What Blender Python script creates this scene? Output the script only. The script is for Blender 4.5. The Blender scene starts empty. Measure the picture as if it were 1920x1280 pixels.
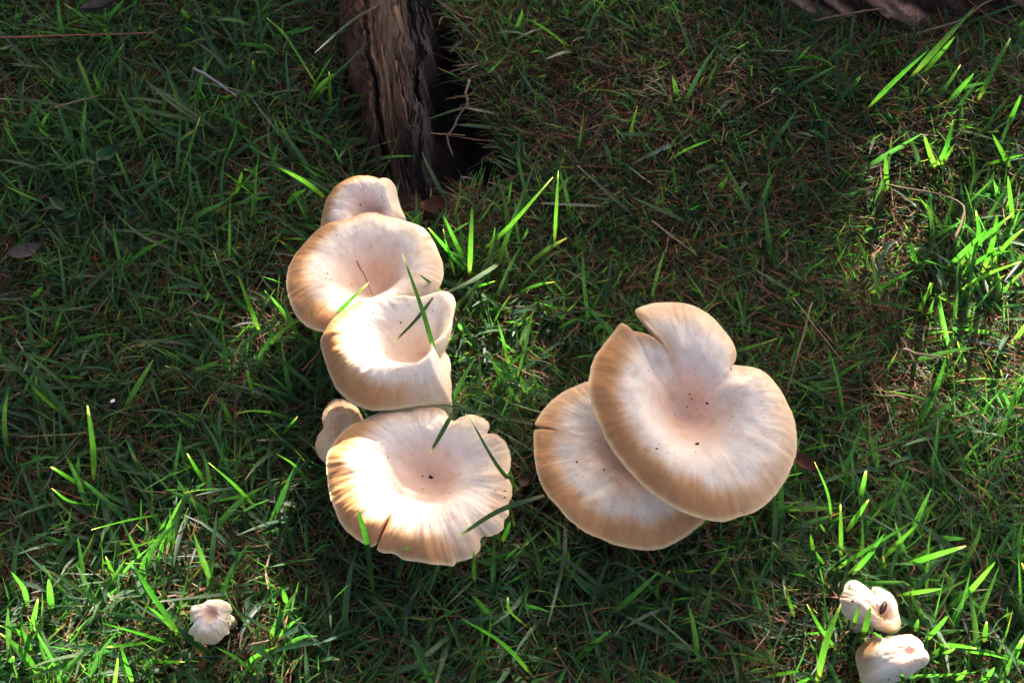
import bpy, math, random
import numpy as np

rng = np.random.default_rng(7)
random.seed(7)
sc = bpy.context.scene
COL = sc.collection
D2R = math.pi / 180

# ------------------------------------------------------------------ camera
PITCH, DIST, HFOV = 55.0, 0.62, 48.0
cam_loc = np.array([0.0, -DIST * math.cos(PITCH * D2R), DIST * math.sin(PITCH * D2R)])
cd = bpy.data.cameras.new("camera")
cam = bpy.data.objects.new("camera", cd)
COL.objects.link(cam)
cam.location = cam_loc
cam.rotation_euler = ((90 - PITCH) * D2R, 0, 0)
cd.angle = HFOV * D2R
cd.clip_start, cd.clip_end = 0.01, 300
sc.camera = cam

# ------------------------------------------------------------------ light
SUN_EL, SUN_AZ = 30.0, 14.0          # azimuth measured from +Y towards +X
SUN = np.array([math.sin(SUN_AZ * D2R) * math.cos(SUN_EL * D2R),
                math.cos(SUN_AZ * D2R) * math.cos(SUN_EL * D2R),
                math.sin(SUN_EL * D2R)])
world = bpy.data.worlds.new("World")
sc.world = world
world.use_nodes = True
wn = world.node_tree
sky = wn.nodes.new("ShaderNodeTexSky")
sky.sky_type = 'NISHITA'
sky.sun_disc = False
sky.sun_elevation = SUN_EL * D2R
sky.sun_rotation = SUN_AZ * D2R
sky.air_density = 0.45
sky.dust_density = 8.0
sky.ozone_density = 0.3
bg = wn.nodes["Background"]
bg.inputs["Strength"].default_value = 0.055
wn.links.new(sky.outputs[0], bg.inputs[0])
sl = bpy.data.lights.new("sun", 'SUN')
sl.energy = 3.3
sl.angle = 0.5 * D2R
sl.color = (1.0, 0.93, 0.82)
so = bpy.data.objects.new("sun", sl)
COL.objects.link(so)
from mathutils import Vector
so.rotation_euler = Vector(-SUN).to_track_quat('-Z', 'Y').to_euler()
so.location = (0, 0, 5)
sc.view_settings.view_transform = 'Standard'
sc.view_settings.look = 'None'
sc.view_settings.exposure = 3.3
sc.view_settings.gamma = 1.0
sc.view_settings.use_curve_mapping = False
sc.cycles.max_bounces = 8
sc.cycles.diffuse_bounces = 4
sc.cycles.glossy_bounces = 2
sc.cycles.transmission_bounces = 6

# ------------------------------------------------------------------ helpers
W, H = 1920, 1280
FPX = (W / 2) / math.tan(HFOV * D2R / 2)
cp, sp = math.cos(PITCH * D2R), math.sin(PITCH * D2R)
FWD = np.array([0, cp, -sp]); UP = np.array([0, sp, cp]); RIGHT = np.array([1.0, 0, 0])


def rays(p):
    p = np.atleast_2d(np.asarray(p, float))
    d = FWD[None] + ((p[:, :1] - W / 2) / FPX) * RIGHT + ((H / 2 - p[:, 1:2]) / FPX) * UP
    return d


def unproj(p, z):
    d = rays(p)
    z = np.broadcast_to(np.asarray(z, float), (len(d),))
    t = (z - cam_loc[2]) / d[:, 2]
    return cam_loc + d * t[:, None]


def at(px, py, z=0.0):
    return unproj([(px, py)], z)[0]


def project(P):
    q = np.asarray(P, float) - cam_loc
    zc = q @ FWD
    return np.stack([W / 2 + FPX * (q @ RIGHT) / zc, H / 2 - FPX * (q @ UP) / zc], -1), zc


def _hash(ix, iy, seed):
    h = (ix.astype(np.int64) * 374761393 + iy.astype(np.int64) * 668265263 + seed * 974634777) & 0xffffffff
    h = ((h ^ (h >> 13)) * 1274126177) & 0xffffffff
    return ((h ^ (h >> 16)) & 0xffff) / 65535.0


def vnoise(x, y, seed=0):
    x, y = np.broadcast_arrays(np.asarray(x, float), np.asarray(y, float))
    ix, iy = np.floor(x), np.floor(y)
    fx, fy = x - ix, y - iy
    fx = fx * fx * (3 - 2 * fx); fy = fy * fy * (3 - 2 * fy)
    a, b = _hash(ix, iy, seed), _hash(ix + 1, iy, seed)
    c, d = _hash(ix, iy + 1, seed), _hash(ix + 1, iy + 1, seed)
    return (a * (1 - fx) + b * fx) * (1 - fy) + (c * (1 - fx) + d * fx) * fy


def fbm(x, y, seed=0, octv=4):
    s, a, t = 0, 1, 0
    for k in range(octv):
        s = s + a * vnoise(x * 2 ** k, y * 2 ** k, seed + 13 * k); t += a; a *= .5
    return s / t


def sstep(a, b, x):
    t = np.clip((np.asarray(x, float) - a) / (b - a), 0, 1)
    return t * t * (3 - 2 * t)


def mesh(name, V, F, attrs=None, smooth=True):
    """V (n,3); F (m,k) int array or a list of such arrays; attrs {name: (n,) or (n,3/4)}"""
    me = bpy.data.meshes.new(name)
    V = np.asarray(V, np.float32)
    Fs = F if isinstance(F, list) else [F]
    Fs = [np.asarray(f, np.int32) for f in Fs if len(f)]
    me.vertices.add(len(V)); me.vertices.foreach_set("co", V.ravel())
    loops = np.concatenate([f.ravel() for f in Fs])
    tot = np.concatenate([np.full(len(f), f.shape[1], np.int32) for f in Fs])
    start = np.concatenate([[0], np.cumsum(tot)[:-1]]).astype(np.int32)
    me.loops.add(len(loops)); me.loops.foreach_set("vertex_index", loops)
    me.polygons.add(len(tot)); me.polygons.foreach_set("loop_start", start)
    me.polygons.foreach_set("loop_total", tot)
    me.polygons.foreach_set("use_smooth", np.full(len(tot), smooth))
    for k, v in (attrs or {}).items():
        v = np.asarray(v, np.float32)
        if v.ndim == 1:
            a = me.attributes.new(k, 'FLOAT', 'POINT'); a.data.foreach_set("value", v)
        else:
            if v.shape[1] == 3 and k != "polar":
                v = np.concatenate([v, np.ones((len(v), 1), np.float32)], 1)
            if k == "polar":
                a = me.attributes.new(k, 'FLOAT_VECTOR', 'POINT'); a.data.foreach_set("vector", v.ravel())
            else:
                a = me.attributes.new(k, 'FLOAT_COLOR', 'POINT'); a.data.foreach_set("color", v.ravel())
    me.update(calc_edges=True)
    return me


def obj(name, me, mat=None, parent=None, label=None, cat=None, group=None, kind=None, loc=None):
    o = bpy.data.objects.new(name, me)
    COL.objects.link(o)
    if me is not None and mat is not None and not me.materials:
        me.materials.append(mat)
    if parent: o.parent = parent
    if loc is not None: o.location = loc
    if label: o["label"] = label
    if cat: o["category"] = cat
    if group: o["group"] = group
    if kind: o["kind"] = kind
    return o


def grid_faces(nu, nv, wrap=False):
    """verts indexed [u*nv + v]; u wraps if wrap"""
    u = np.arange(nu if wrap else nu - 1)[:, None]
    v = np.arange(nv - 1)[None]
    u2 = (u + 1) % nu
    return np.stack(np.broadcast_arrays(u * nv + v, u2 * nv + v, u2 * nv + v + 1, u * nv + v + 1), -1).reshape(-1, 4)


def tube(path, rad, sides=8, squash=1.0, cap=True):
    path = np.asarray(path, float); rad = np.broadcast_to(np.asarray(rad, float), (len(path),))
    T = np.gradient(path, axis=0); T /= np.linalg.norm(T, axis=1)[:, None] + 1e-12
    ref = np.array([0.13, 0.31, 0.94]) if abs(T[:, 2]).mean() < .8 else np.array([1.0, .1, 0])
    A = np.cross(T, ref); A /= np.linalg.norm(A, axis=1)[:, None]
    B = np.cross(A, T)
    th = np.arange(sides) * 2 * math.pi / sides
    V = path[None] + rad[None, :, None] * (np.cos(th)[:, None, None] * A[None] + squash * np.sin(th)[:, None, None] * B[None])
    n = len(path)
    F = [grid_faces(sides, n, True)]
    if cap:
        F.append(np.array([[k * n for k in range(sides)][::-1]])); F.append(np.array([[k * n + n - 1 for k in range(sides)]]))
    return V.reshape(-1, 3), F


def spline(P, n):
    """centripetal-ish resample of an open polyline with smooth Catmull-Rom"""
    P = np.asarray(P, float)
    if len(P) == 2:
        t = np.linspace(0, 1, n)[:, None]; return P[0] * (1 - t) + P[1] * t
    Q = np.vstack([2 * P[0] - P[1], P, 2 * P[-1] - P[-2]])
    k = len(P) - 1
    u = np.linspace(0, k, n); i = np.minimum(u.astype(int), k - 1); t = (u - i)[:, None]
    a, b, c, d = Q[i], Q[i + 1], Q[i + 2], Q[i + 3]
    return .5 * (2 * b + (c - a) * t + (2 * a - 5 * b + 4 * c - d) * t ** 2 + (3 * b - a - 3 * c + d) * t ** 3)


# ------------------------------------------------------------------ materials
def new_mat(name):
    m = bpy.data.materials.new(name); m.use_nodes = True
    return m, m.node_tree, m.node_tree.nodes["Principled BSDF"]


def node(nt, typ, **kw):
    n = nt.nodes.new(typ)
    for k, v in kw.items(): setattr(n, k, v)
    return n


def attr(nt, name):
    n = nt.nodes.new("ShaderNodeAttribute"); n.attribute_name = name; return n


def noise(nt, scale, detail=4, rough=.6, vec=None):
    n = nt.nodes.new("ShaderNodeTexNoise")
    n.inputs["Scale"].default_value = scale; n.inputs["Detail"].default_value = detail
    n.inputs["Roughness"].default_value = rough
    if vec is not None: nt.links.new(vec, n.inputs["Vector"])
    return n


def mixrgb(nt, mode, fac, a, b):
    n = nt.nodes.new("ShaderNodeMix"); n.data_type = 'RGBA'; n.blend_type = mode
    for sock, val in ((n.inputs[0], fac), (n.inputs[6], a), (n.inputs[7], b)):
        if hasattr(val, "is_output"): nt.links.new(val, sock)
        elif isinstance(val, (int, float)): sock.default_value = val
        else: sock.default_value = (*val, 1)
    return n.outputs[2]


def ramp(nt, fac, stops):
    n = nt.nodes.new("ShaderNodeValToRGB")
    e = n.color_ramp.elements
    while len(e) < len(stops): e.new(.5)
    for el, (p, c) in zip(e, stops):
        el.position = p; el.color = (*c, 1) if len(c) == 3 else c
    nt.links.new(fac, n.inputs[0]); return n.outputs[0]


def leafy(name, transl, tcol, rough=.4, spec=.45):
    m, nt, p = new_mat(name)
    a = attr(nt, "tint")
    geo = node(nt, "ShaderNodeNewGeometry")
    n = noise(nt, 330, 5, .7, geo.outputs["Position"])
    v = ramp(nt, n.outputs[0], [(.25, (.62, .56, .55)), (.5, (.95, .95, .95)), (.78, (1.3, 1.25, 1.2))])
    c = mixrgb(nt, 'MULTIPLY', 1.0, a.outputs["Color"], v)
    nt.links.new(c, p.inputs["Base Color"])
    p.inputs["Roughness"].default_value = rough
    p.inputs["Specular IOR Level"].default_value = spec
    t = node(nt, "ShaderNodeBsdfTranslucent")
    tc = mixrgb(nt, 'MULTIPLY', 1.0, c, tcol)
    nt.links.new(tc, t.inputs[0])
    mx = node(nt, "ShaderNodeMixShader"); mx.inputs[0].default_value = transl
    nt.links.new(p.outputs[0], mx.inputs[1]); nt.links.new(t.outputs[0], mx.inputs[2])
    nt.links.new(mx.outputs[0], nt.nodes["Material Output"].inputs[0])
    return m


M_grass = leafy("grass_blade", .38, (4.4, 7.0, 1.4), .5, .35)
M_straw = leafy("dry_straw", .2, (1.3, 1.1, .8), .7, .25)
M_canopy = leafy("canopy_leaf", .25, (1.6, 2.2, .6))


def mushroom_mat():
    m, nt, p = new_mat("mushroom_skin")
    a = attr(nt, "pigment"); pol = attr(nt, "polar")
    mp = node(nt, "ShaderNodeMapping"); nt.links.new(pol.outputs["Vector"], mp.inputs[0])
    fib = noise(nt, 1.0, 5, .62, mp.outputs[0])
    geo = node(nt, "ShaderNodeNewGeometry")
    fine = noise(nt, 1400, 3, .6, geo.outputs["Position"])
    mp2 = node(nt, "ShaderNodeMapping"); nt.links.new(pol.outputs["Vector"], mp2.inputs[0]); mp2.inputs["Scale"].default_value = (5, 5, 2.2)
    fib2 = noise(nt, 1.0, 4, .7, mp2.outputs[0])
    blot = noise(nt, 150, 5, .6, geo.outputs["Position"])
    v = ramp(nt, fib.outputs[0], [(.3, (.92, .87, .80)), (.7, (1.03, 1.03, 1.03))])
    fr = attr(nt, "rimness")
    c = mixrgb(nt, 'MULTIPLY', fr.outputs["Fac"], a.outputs["Color"], v)
    v2 = ramp(nt, fine.outputs[0], [(.3, (.93, .91, .88)), (.7, (1.04, 1.04, 1.04))])
    c = mixrgb(nt, 'MULTIPLY', .6, c, v2)
    c = mixrgb(nt, 'MULTIPLY', .75, c, ramp(nt, fib2.outputs[0], [(.32, (.90, .85, .78)), (.44, (1, 1, 1)), (.7, (1.03, 1.03, 1.03))]))
    c = mixrgb(nt, 'MULTIPLY', .8, c, ramp(nt, blot.outputs[0], [(.3, (.86, .78, .68)), (.52, (1, 1, 1))]))
    pit_n = noise(nt, 620, 2, .5, geo.outputs["Position"])
    c = mixrgb(nt, 'MULTIPLY', .8, c, ramp(nt, pit_n.outputs[0], [(.24, (.55, .38, .24)), (.30, (1, 1, 1))]))
    nt.links.new(c, p.inputs["Base Color"])
    p.inputs["Roughness"].default_value = .62
    p.inputs["Specular IOR Level"].default_value = .3
    p.inputs["Subsurface Weight"].default_value = .35
    p.inputs["Subsurface Radius"].default_value = (1.0, .55, .3)
    p.inputs["Subsurface Scale"].default_value = .004
    b1 = node(nt, "ShaderNodeBump"); b1.inputs["Strength"].default_value = .35; b1.inputs["Distance"].default_value = .0012
    nt.links.new(fib.outputs[0], b1.inputs["Height"])
    ml = node(nt, "ShaderNodeMath", operation='MULTIPLY'); nt.links.new(fr.outputs["Fac"], ml.inputs[0]); ml.inputs[1].default_value = .35
    nt.links.new(ml.outputs[0], b1.inputs["Strength"])
    b2 = node(nt, "ShaderNodeBump"); b2.inputs["Strength"].default_value = .3; b2.inputs["Distance"].default_value = .0004
    nt.links.new(fine.outputs[0], b2.inputs["Height"]); nt.links.new(b1.outputs[0], b2.inputs["Normal"])
    nt.links.new(b2.outputs[0], p.inputs["Normal"])
    return m


M_mush = mushroom_mat()


def simple(name, c1, c2, scale, rough=.8, bump=.0, bdist=.001, detail=5):
    m, nt, p = new_mat(name)
    geo = node(nt, "ShaderNodeNewGeometry")
    n = noise(nt, scale, detail, .65, geo.outputs["Position"])
    nt.links.new(ramp(nt, n.outputs[0], [(.3, c1), (.7, c2)]), p.inputs["Base Color"])
    p.inputs["Roughness"].default_value = rough
    p.inputs["Specular IOR Level"].default_value = .25
    if bump:
        b = node(nt, "ShaderNodeBump"); b.inputs["Strength"].default_value = bump; b.inputs["Distance"].default_value = bdist
        nt.links.new(n.outputs[0], b.inputs["Height"]); nt.links.new(b.outputs[0], p.inputs["Normal"])
    return m


def tinted(name, scale, rough=.8, bump=.5, bdist=.002, stretch=None, spec=.25):
    m, nt, p = new_mat(name)
    a = attr(nt, "tint")
    if stretch:
        vec = attr(nt, "polar").outputs["Vector"]
    else:
        vec = node(nt, "ShaderNodeNewGeometry").outputs["Position"]
    n = noise(nt, scale, 7, .68, vec)
    v = ramp(nt, n.outputs[0], [(.28, (.45, .43, .42)), (.5, (.95, .95, .95)), (.75, (1.5, 1.45, 1.4))])
    nt.links.new(mixrgb(nt, 'MULTIPLY', 1.0, a.outputs["Color"], v), p.inputs["Base Color"])
    p.inputs["Roughness"].default_value = rough
    p.inputs["Specular IOR Level"].default_value = spec
    b = node(nt, "ShaderNodeBump"); b.inputs["Strength"].default_value = bump; b.inputs["Distance"].default_value = bdist
    nt.links.new(n.outputs[0], b.inputs["Height"]); nt.links.new(b.outputs[0], p.inputs["Normal"])
    return m


M_soil = tinted("soil", 220, .95, .8, .004, spec=.1)
M_wood = tinted("weathered_wood", 1.0, .8, .7, .002, stretch=True)
M_bark = tinted("bark", 130, .9, .9, .004)
M_twig = simple("dry_twig", (.16, .08, .05), (.36, .22, .15), 300, .8, .4, .0006)
M_seed = simple("dark_seed", (.02, .006, .008), (.06, .018, .015), 500, .35)
M_dirt = simple("dirt_bit", (.03, .012, .006), (.10, .04, .02), 700, .9)

# ------------------------------------------------------------------ ground
PIT = [(838, 120, 34, 70), (845, 195, 58, 62), (868, 262, 80, 60), (905, 315, 66, 42), (830, 330, 52, 45)]
PITW = []
for px, py, rx, ry in PIT:
    c = at(px, py); PITW.append((c[0], c[1], abs(at(px + rx, py)[0] - c[0]), abs(at(px, py - ry)[1] - c[1])))


def pit(x, y):
    d = np.zeros(np.shape(x))
    nx = (fbm(np.asarray(x) * 60, np.asarray(y) * 60, 5, 3) - .5) * .9
    for cx, cy, rx, ry in PITW:
        r = np.sqrt(((x - cx) / rx) ** 2 + ((y - cy) / ry) ** 2) + nx
        d = np.maximum(d, 1 - sstep(.72, 1.12, r))
    return d


def ground_z(x, y):
    x = np.asarray(x, float); y = np.asarray(y, float)
    z = (fbm(x * 14, y * 14, 1, 3) - .5) * .012 + (fbm(x * 70, y * 70, 2, 2) - .5) * .005
    z += .02 * sstep(.0, .12, x) * sstep(.05, .2, y) * (1 - sstep(.5, .9, y))      # raised turf right of the hollow
    far = sstep(1.0, 4, np.hypot(x, y))
    z += far * (fbm(x * .5, y * .5, 9, 3) - .5) * .3
    p = pit(x, y)
    return z - .034 * p + p * (fbm(x * 90, y * 90, 17, 4) - .5) * .032


def axis(lo, hi, step, far):
    core = np.arange(lo, hi + step / 2, step)
    g = [step]; out = []
    s = 0
    while s < far:
        g.append(g[-1] * 1.14); s += g[-1]; out.append(s)
    out = np.array(out)
    return np.concatenate([lo - out[::-1], core, hi + out])


gx = axis(-.55, .55, .005, 60); gy = axis(-.35, .75, .005, 60)
GX, GY = np.meshgrid(gx, gy, indexing='ij')
GZ = ground_z(GX, GY)
pt = pit(GX, GY)
red = fbm(GX * 26, GY * 26, 3, 3)
soil = np.array([.046, .022, .014])[None, None] * (.5 + red[..., None])
soil = soil * (1 - pt[..., None]) + pt[..., None] * np.array([.030, .020, .020]) * (1 - .3 * pt[..., None] * (fbm(GX * 160, GY * 160, 8, 3)[..., None]))
farg = sstep(.8, 2.5, np.hypot(GX, GY))[..., None]
soil = soil * (1 - farg) + np.array([.035, .06, .02]) * farg
obj("ground", mesh("ground", np.stack([GX, GY, GZ], -1).reshape(-1, 3), grid_faces(len(gx), len(gy)),
                   {"tint": soil.reshape(-1, 3)}), M_soil, kind="structure")

# ------------------------------------------------------------------ mushrooms
CAPS = []          # for keeping grass out of the caps


def crop(P, ox, oy, s):
    return [(ox + x / s, oy + y / s) for x, y in P]


def cat_closed(P, per=10):
    P = np.asarray(P, float); n = len(P); out = []
    for i in range(n):
        p0, p1, p2, p3 = P[i - 1], P[i], P[(i + 1) % n], P[(i + 2) % n]
        t01 = max(np.linalg.norm(p1 - p0), 1e-6) ** .5; t12 = max(np.linalg.norm(p2 - p1), 1e-6) ** .5; t23 = max(np.linalg.norm(p3 - p2), 1e-6) ** .5
        m1 = t12 * ((p1 - p0) / t01 - (p2 - p0) / (t01 + t12) + (p2 - p1) / t12)
        m2 = t12 * ((p2 - p1) / t12 - (p3 - p1) / (t12 + t23) + (p3 - p2) / t23)
        for k in range(per):
            t = k / per; t2, t3 = t * t, t * t * t
            out.append((2 * t3 - 3 * t2 + 1) * p1 + (t3 - 2 * t2 + t) * m1 + (-2 * t3 + 3 * t2) * p2 + (t3 - t2) * m2)
    return np.array(out)


PINK = np.array([.88, .60, .44]); WHITE = np.array([.91, .775, .655]); CREAM = np.array([.88, .69, .48])
TAN = np.array([.73, .41, .175]); BROWN = np.array([.50, .235, .095]); EDGE = np.array([.84, .60, .34])


def build_mushroom(label, outline, C_px, F_px, z0, tilt=0, roll_x=0, depth=.02, crest=.66, roll=.008, thick=.006,
                   wave=.002, tanf=None, mods=None, dome=None, stem_r=.009, stem_at=None, seed=0, brown=1.0,
                   NU=420, NS=44, specks=(), pinkc=1.0, paint=None, wrinkle=.00028, stem_lean=(0, 0), group=None, cat="mushroom"):
    n = np.array([math.sin(roll_x * D2R), -math.sin(tilt * D2R), math.cos(tilt * D2R) * math.cos(roll_x * D2R)]); n /= np.linalg.norm(n)
    e1 = np.cross([0, 1.0, 0], n); e1 /= np.linalg.norm(e1); e2 = np.cross(n, e1)
    O = at(*C_px, z0)

    def plane(p):
        d = rays(p); t = ((O - cam_loc) @ n) / (d @ n)
        q = cam_loc + d * t[:, None] - O
        return np.stack([q @ e1, q @ e2], -1)
    B = plane(cat_closed(outline))
    # orient counter-clockwise
    A2 = np.sum(B[:, 0] * np.roll(B[:, 1], -1) - np.roll(B[:, 0], -1) * B[:, 1])
    if A2 < 0: B = B[::-1]
    # resample by arc length
    seg = np.linalg.norm(np.roll(B, -1, 0) - B, axis=1); L = np.concatenate([[0], np.cumsum(seg)])
    Bc = np.vstack([B, B[:1]])
    tt = np.linspace(0, L[-1], NU, endpoint=False)
    Bx = np.stack([np.interp(tt, L, Bc[:, 0]), np.interp(tt, L, Bc[:, 1])], -1)
    th = np.unwrap(np.arctan2(Bx[:, 1], Bx[:, 0]))
    R = np.hypot(Bx[:, 0], Bx[:, 1])
    jit = 1 + .007 * (vnoise(np.arange(NU) * 1.1, seed * 5.1, seed + 2) - .5) + .007 * (vnoise(np.arange(NU) * .5, seed * 7.3, seed) - .5) + .006 * (vnoise(np.arange(NU) * .13, seed * 3.3, seed) - .5)
    Bx = Bx * jit[:, None]
    F2 = plane([F_px])[0]
    kk = np.exp(-(np.arange(-NU // 2, NU // 2) / (NU * .11)) ** 2); kk /= kk.sum()
    Bs = np.stack([np.real(np.fft.ifft(np.fft.fft(Bx[:, j]) * np.fft.fft(np.fft.ifftshift(kk)))) for j in (0, 1)], -1)
    Bs *= R.mean() / np.hypot(Bs[:, 0], Bs[:, 1]).mean() * 1.0
    s = np.linspace(0, 1, NS) ** .85
    S = s[None, :]; TH = th[:, None]
    deg = (th / D2R) % 360           # local angle: 0 = picture right, 90 = away (up), 180 = left, 270 = near
    cr = np.full(NU, crest); ro = np.full(NU, roll); dp = np.full(NU, depth); lift = np.zeros(NU)
    for (a, wdt, dc, dr, dl) in (mods or []):
        w = np.exp(-(((deg - a + 180) % 360 - 180) / wdt) ** 2)
        cr += w * dc; ro += w * dr; lift += w * dl
    cr = np.clip(cr, .2, .97)[:, None]; ro = ro[:, None]; dp = dp[:, None]; lift = lift[:, None]
    wm = sstep(.15, .6, S)
    cr = crest + (cr - crest) * wm; ro = roll + (ro - roll) * wm; dp = depth + (dp - depth) * wm
    q = np.clip(S / cr, 0, 1); q2 = np.clip((S - cr) / (1 - cr), 0, 1)
    if dome is None:
        zin = ro - dp * (1 - (1 - np.cos(math.pi * q ** .97)) / 2) ** 1.3
        Z = np.where(S < cr, zin, ro * (1 - q2 ** 2.2))
    else:
        Z = dome * (1 - S ** 3) - dp * np.exp(-(S / .28) ** 2)
    wv = 0
    r2 = np.random.default_rng(seed + 100)
    for k in (2, 3, 4, 5, 7, 9, 13):
        wv = wv + wave * (1.0 / k ** .5) * r2.uniform(-1, 1) * np.cos(k * TH + r2.uniform(0, 6.28))
    Z = Z + wv * S ** 2.5 + lift * S ** 2
    ct, st = np.cos(TH), np.sin(TH)
    # radial fibres and wrinkles, stronger to the rim
    fib = fbm(TH * 26, S * 2.2 + seed, seed + 3, 3) - .5
    wr = fbm(TH * 9 + .35 * np.sin(S * 5), S * 1.0 + seed * 2, seed + 5, 2) - .5
    Z = Z + wrinkle * 1.1 * fib * sstep(.4, .85, S) * (1 - .5 * sstep(.93, 1, S)) + wrinkle * 2.0 * wr * sstep(.45, .8, S) * (1 - sstep(.9, 1, S))
    Z = Z + (fbm(S * ct * 5 + seed, S * st * 5, seed + 8, 3) - .5) * .0016 * sstep(0.02, .3, S)
    cen = F2[None, None] * (1 - sstep(0, 1, S))[..., None]
    wS = sstep(.30, 1.0, S)[..., None]
    XY = cen + S[..., None] * (Bs[:, None, :] * (1 - wS) + Bx[:, None, :] * wS)
    T = thick * np.sqrt(np.clip(1 - .93 * S ** 5, 0, 1)) * (1 - .45 * S)
    top = XY[..., :1] * e1 + XY[..., 1:] * e2 + Z[..., None] * n
    XYb = XY * (1 - .012 * S ** 8)[..., None]
    bot = XYb[..., :1] * e1 + XYb[..., 1:] * e2 + (Z - T)[..., None] * n
    # pigment
    tn = np.ones(NU) if tanf is None else tanf(deg)
    tn = tn[:, None]
    nn = fbm(TH * 24, S * 1.4 + seed, seed + 21, 4) - .5
    n2 = fbm(S * ct * 4 + seed * 3, S * st * 4, seed + 31, 3)
    ss = S + .055 * nn + .10 * (n2 - .5)
    def mixc(a, b, w): return a * (1 - w[..., None]) + b * w[..., None]
    base = mixc(np.broadcast_to(WHITE, (NU, NS, 3)), PINK, np.clip(pinkc * (1 - sstep(.15, .6, ss)) * .9 + .25 * pinkc * sstep(.5, .75, n2), 0, 1))
    band = sstep(.76 - .11 * tn, .96 - .10 * tn, ss)
    base = mixc(base, CREAM, .45 * sstep(.6, .85, ss))
    base = mixc(base, TAN, np.clip(band * np.clip(.12 + tn * .88, 0, 1), 0, 1))
    base = mixc(base, BROWN, np.clip(sstep(.76, .95, ss + .06 * tn) * (1 - .6 * sstep(.93, 1.0, S)) * tn * .8 * brown, 0, 1))
    base = mixc(base, EDGE, np.clip(sstep(.955, .995, S) * .8 + 0 * TH, 0, 1))
    if paint is not None: base = paint(base, S + 0 * TH, deg[:, None] + 0 * S, n2)
    pol = np.stack([ct * 13 + 0 * S, st * 13 + 0 * S, S * 2.0 + seed + 0 * TH], -1)
    k = NU * NS
    V = np.concatenate([top.reshape(-1, 3), bot.reshape(-1, 3)])
    f = grid_faces(NU, NS, True)
    u = np.arange(NU); u2 = (u + 1) % NU
    rim = np.stack([u * NS + NS - 1, u2 * NS + NS - 1, k + u2 * NS + NS - 1, k + u * NS + NS - 1][::-1], -1)
    F = np.concatenate([f, (f + k)[:, ::-1], rim])
    pg = np.concatenate([base.reshape(-1, 3), np.broadcast_to(CREAM * .95, (k, 3))])
    po = np.concatenate([pol.reshape(-1, 3), pol.reshape(-1, 3)])
    foot = O + F2[0] * e1 + F2[1] * e2 if stem_at is None else np.array([*stem_at, 0])
    foot = foot + np.array([*stem_lean, 0])
    gz = float(ground_z(foot[0], foot[1]))
    base_pt = np.array([foot[0], foot[1], gz])
    root = obj("mushroom", None, label=label, cat=cat, group=group, loc=base_pt)
    off = O - base_pt
    capo = obj("cap", mesh("cap", V + off, F, {"pigment": pg, "polar": po, "rimness": np.tile(((.08 + .75 * sstep(.45, .85, S + 0 * TH)) * (.35 if dome else 1)).ravel(), 2)}), M_mush, root)
    # gills: a pleated sheet of radial ridges hanging under the cap
    sel = np.where((s > .12) & (s < .965))[0]
    G = bot[:, sel] - n * (.0006 + .0022 * (np.arange(NU) % 2)[:, None, None] * np.sqrt(np.clip((1 - s[sel]) * 4, 0, 1))[None, :, None])
    obj("gills", mesh("gills", (G + off).reshape(-1, 3), grid_faces(NU, len(sel), True)[:, ::-1],
                      {"pigment": np.broadcast_to(np.array([.66, .55, .38]), (NU * len(sel), 3)), "polar": pol[:, sel].reshape(-1, 3)}, smooth=False), M_mush, capo)
    # stem
    topc = F2[0] * e1 + F2[1] * e2 + (float(Z[:, 0].mean()) - thick * .6) * n + off
    t = np.linspace(0, 1, 14)[:, None]
    path = np.array([0, 0, -.012]) * (1 - t) + topc * t + np.array([.003, 0, 0]) * np.sin(t * 3.1) * (1 if seed % 2 else -1)
    tr = t[:, 0]
    rad = stem_r * (1.15 - .35 * tr + .9 * sstep(.72, 1, tr) * .6)
    sv, sf = tube(path, rad, 20)
    obj("stem", mesh("stem", sv, sf, {"pigment": np.broadcast_to(np.array([.66, .56, .42]), (len(sv), 3)), "polar": sv * 200}), M_mush, root)
    CAPS.append(dict(O=O, n=n, e1=e1, e2=e2, B=Bx, out=np.array(outline, float), small=R.mean() < .03, zmax=float(Z.max()), dp=depth))
    # dirt specks lying on the skin
    cc = np.array(outline).mean(0); ext = np.ptp(np.array(outline), axis=0)
    for _ in range(0 if NU < 300 else 9):
        specks = list(specks) + [(cc[0] + random.gauss(0, .2) * ext[0], cc[1] + random.gauss(0, .2) * ext[1], random.uniform(1.5, 3.2))]
    for (px, py, sz) in specks:
        pxy = project(top.reshape(-1, 3) + O)[0]
        i = int(np.argmin(np.hypot(pxy[:, 0] - px, pxy[:, 1] - py)))
        c = top.reshape(-1, 3)[i] + off + n * .0004
        a = random.uniform(0, 3.14); r = sz / FPX * DIST * .5
        kk = np.arange(7) * 2 * math.pi / 7
        rr = r * np.array([random.uniform(.6, 1.1) for _ in kk])
        ring = c + (np.cos(kk) * rr)[:, None] * (e1 * math.cos(a) + e2 * math.sin(a)) * 1.3 + (np.sin(kk) * rr)[:, None] * (e2 * math.cos(a) - e1 * math.sin(a)) * .8 - n * .0004
        vv = np.vstack([ring, c + n * r * .5])
        obj("dirt_speck", mesh("dirt_speck", vv, np.array([[j, (j + 1) % 7, 7] for j in range(7)])), M_dirt, root)
    return root


def bump_at(*cs):
    def f(deg):
        v = 0
        for a, w, h in cs: v = v + h * np.exp(-(((deg - a + 180) % 360 - 180) / w) ** 2)
        return np.clip(v, 0, 1.2)
    return f


K1 = (500, 300, 3.2); K2 = (560, 540, 2.370); K3 = (960, 540, 2.461); K5 = (300, 1080, 6.4); K6 = (1500, 1040, 5.334)
cx = lambda p, k: crop([p], *k)[0]

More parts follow.
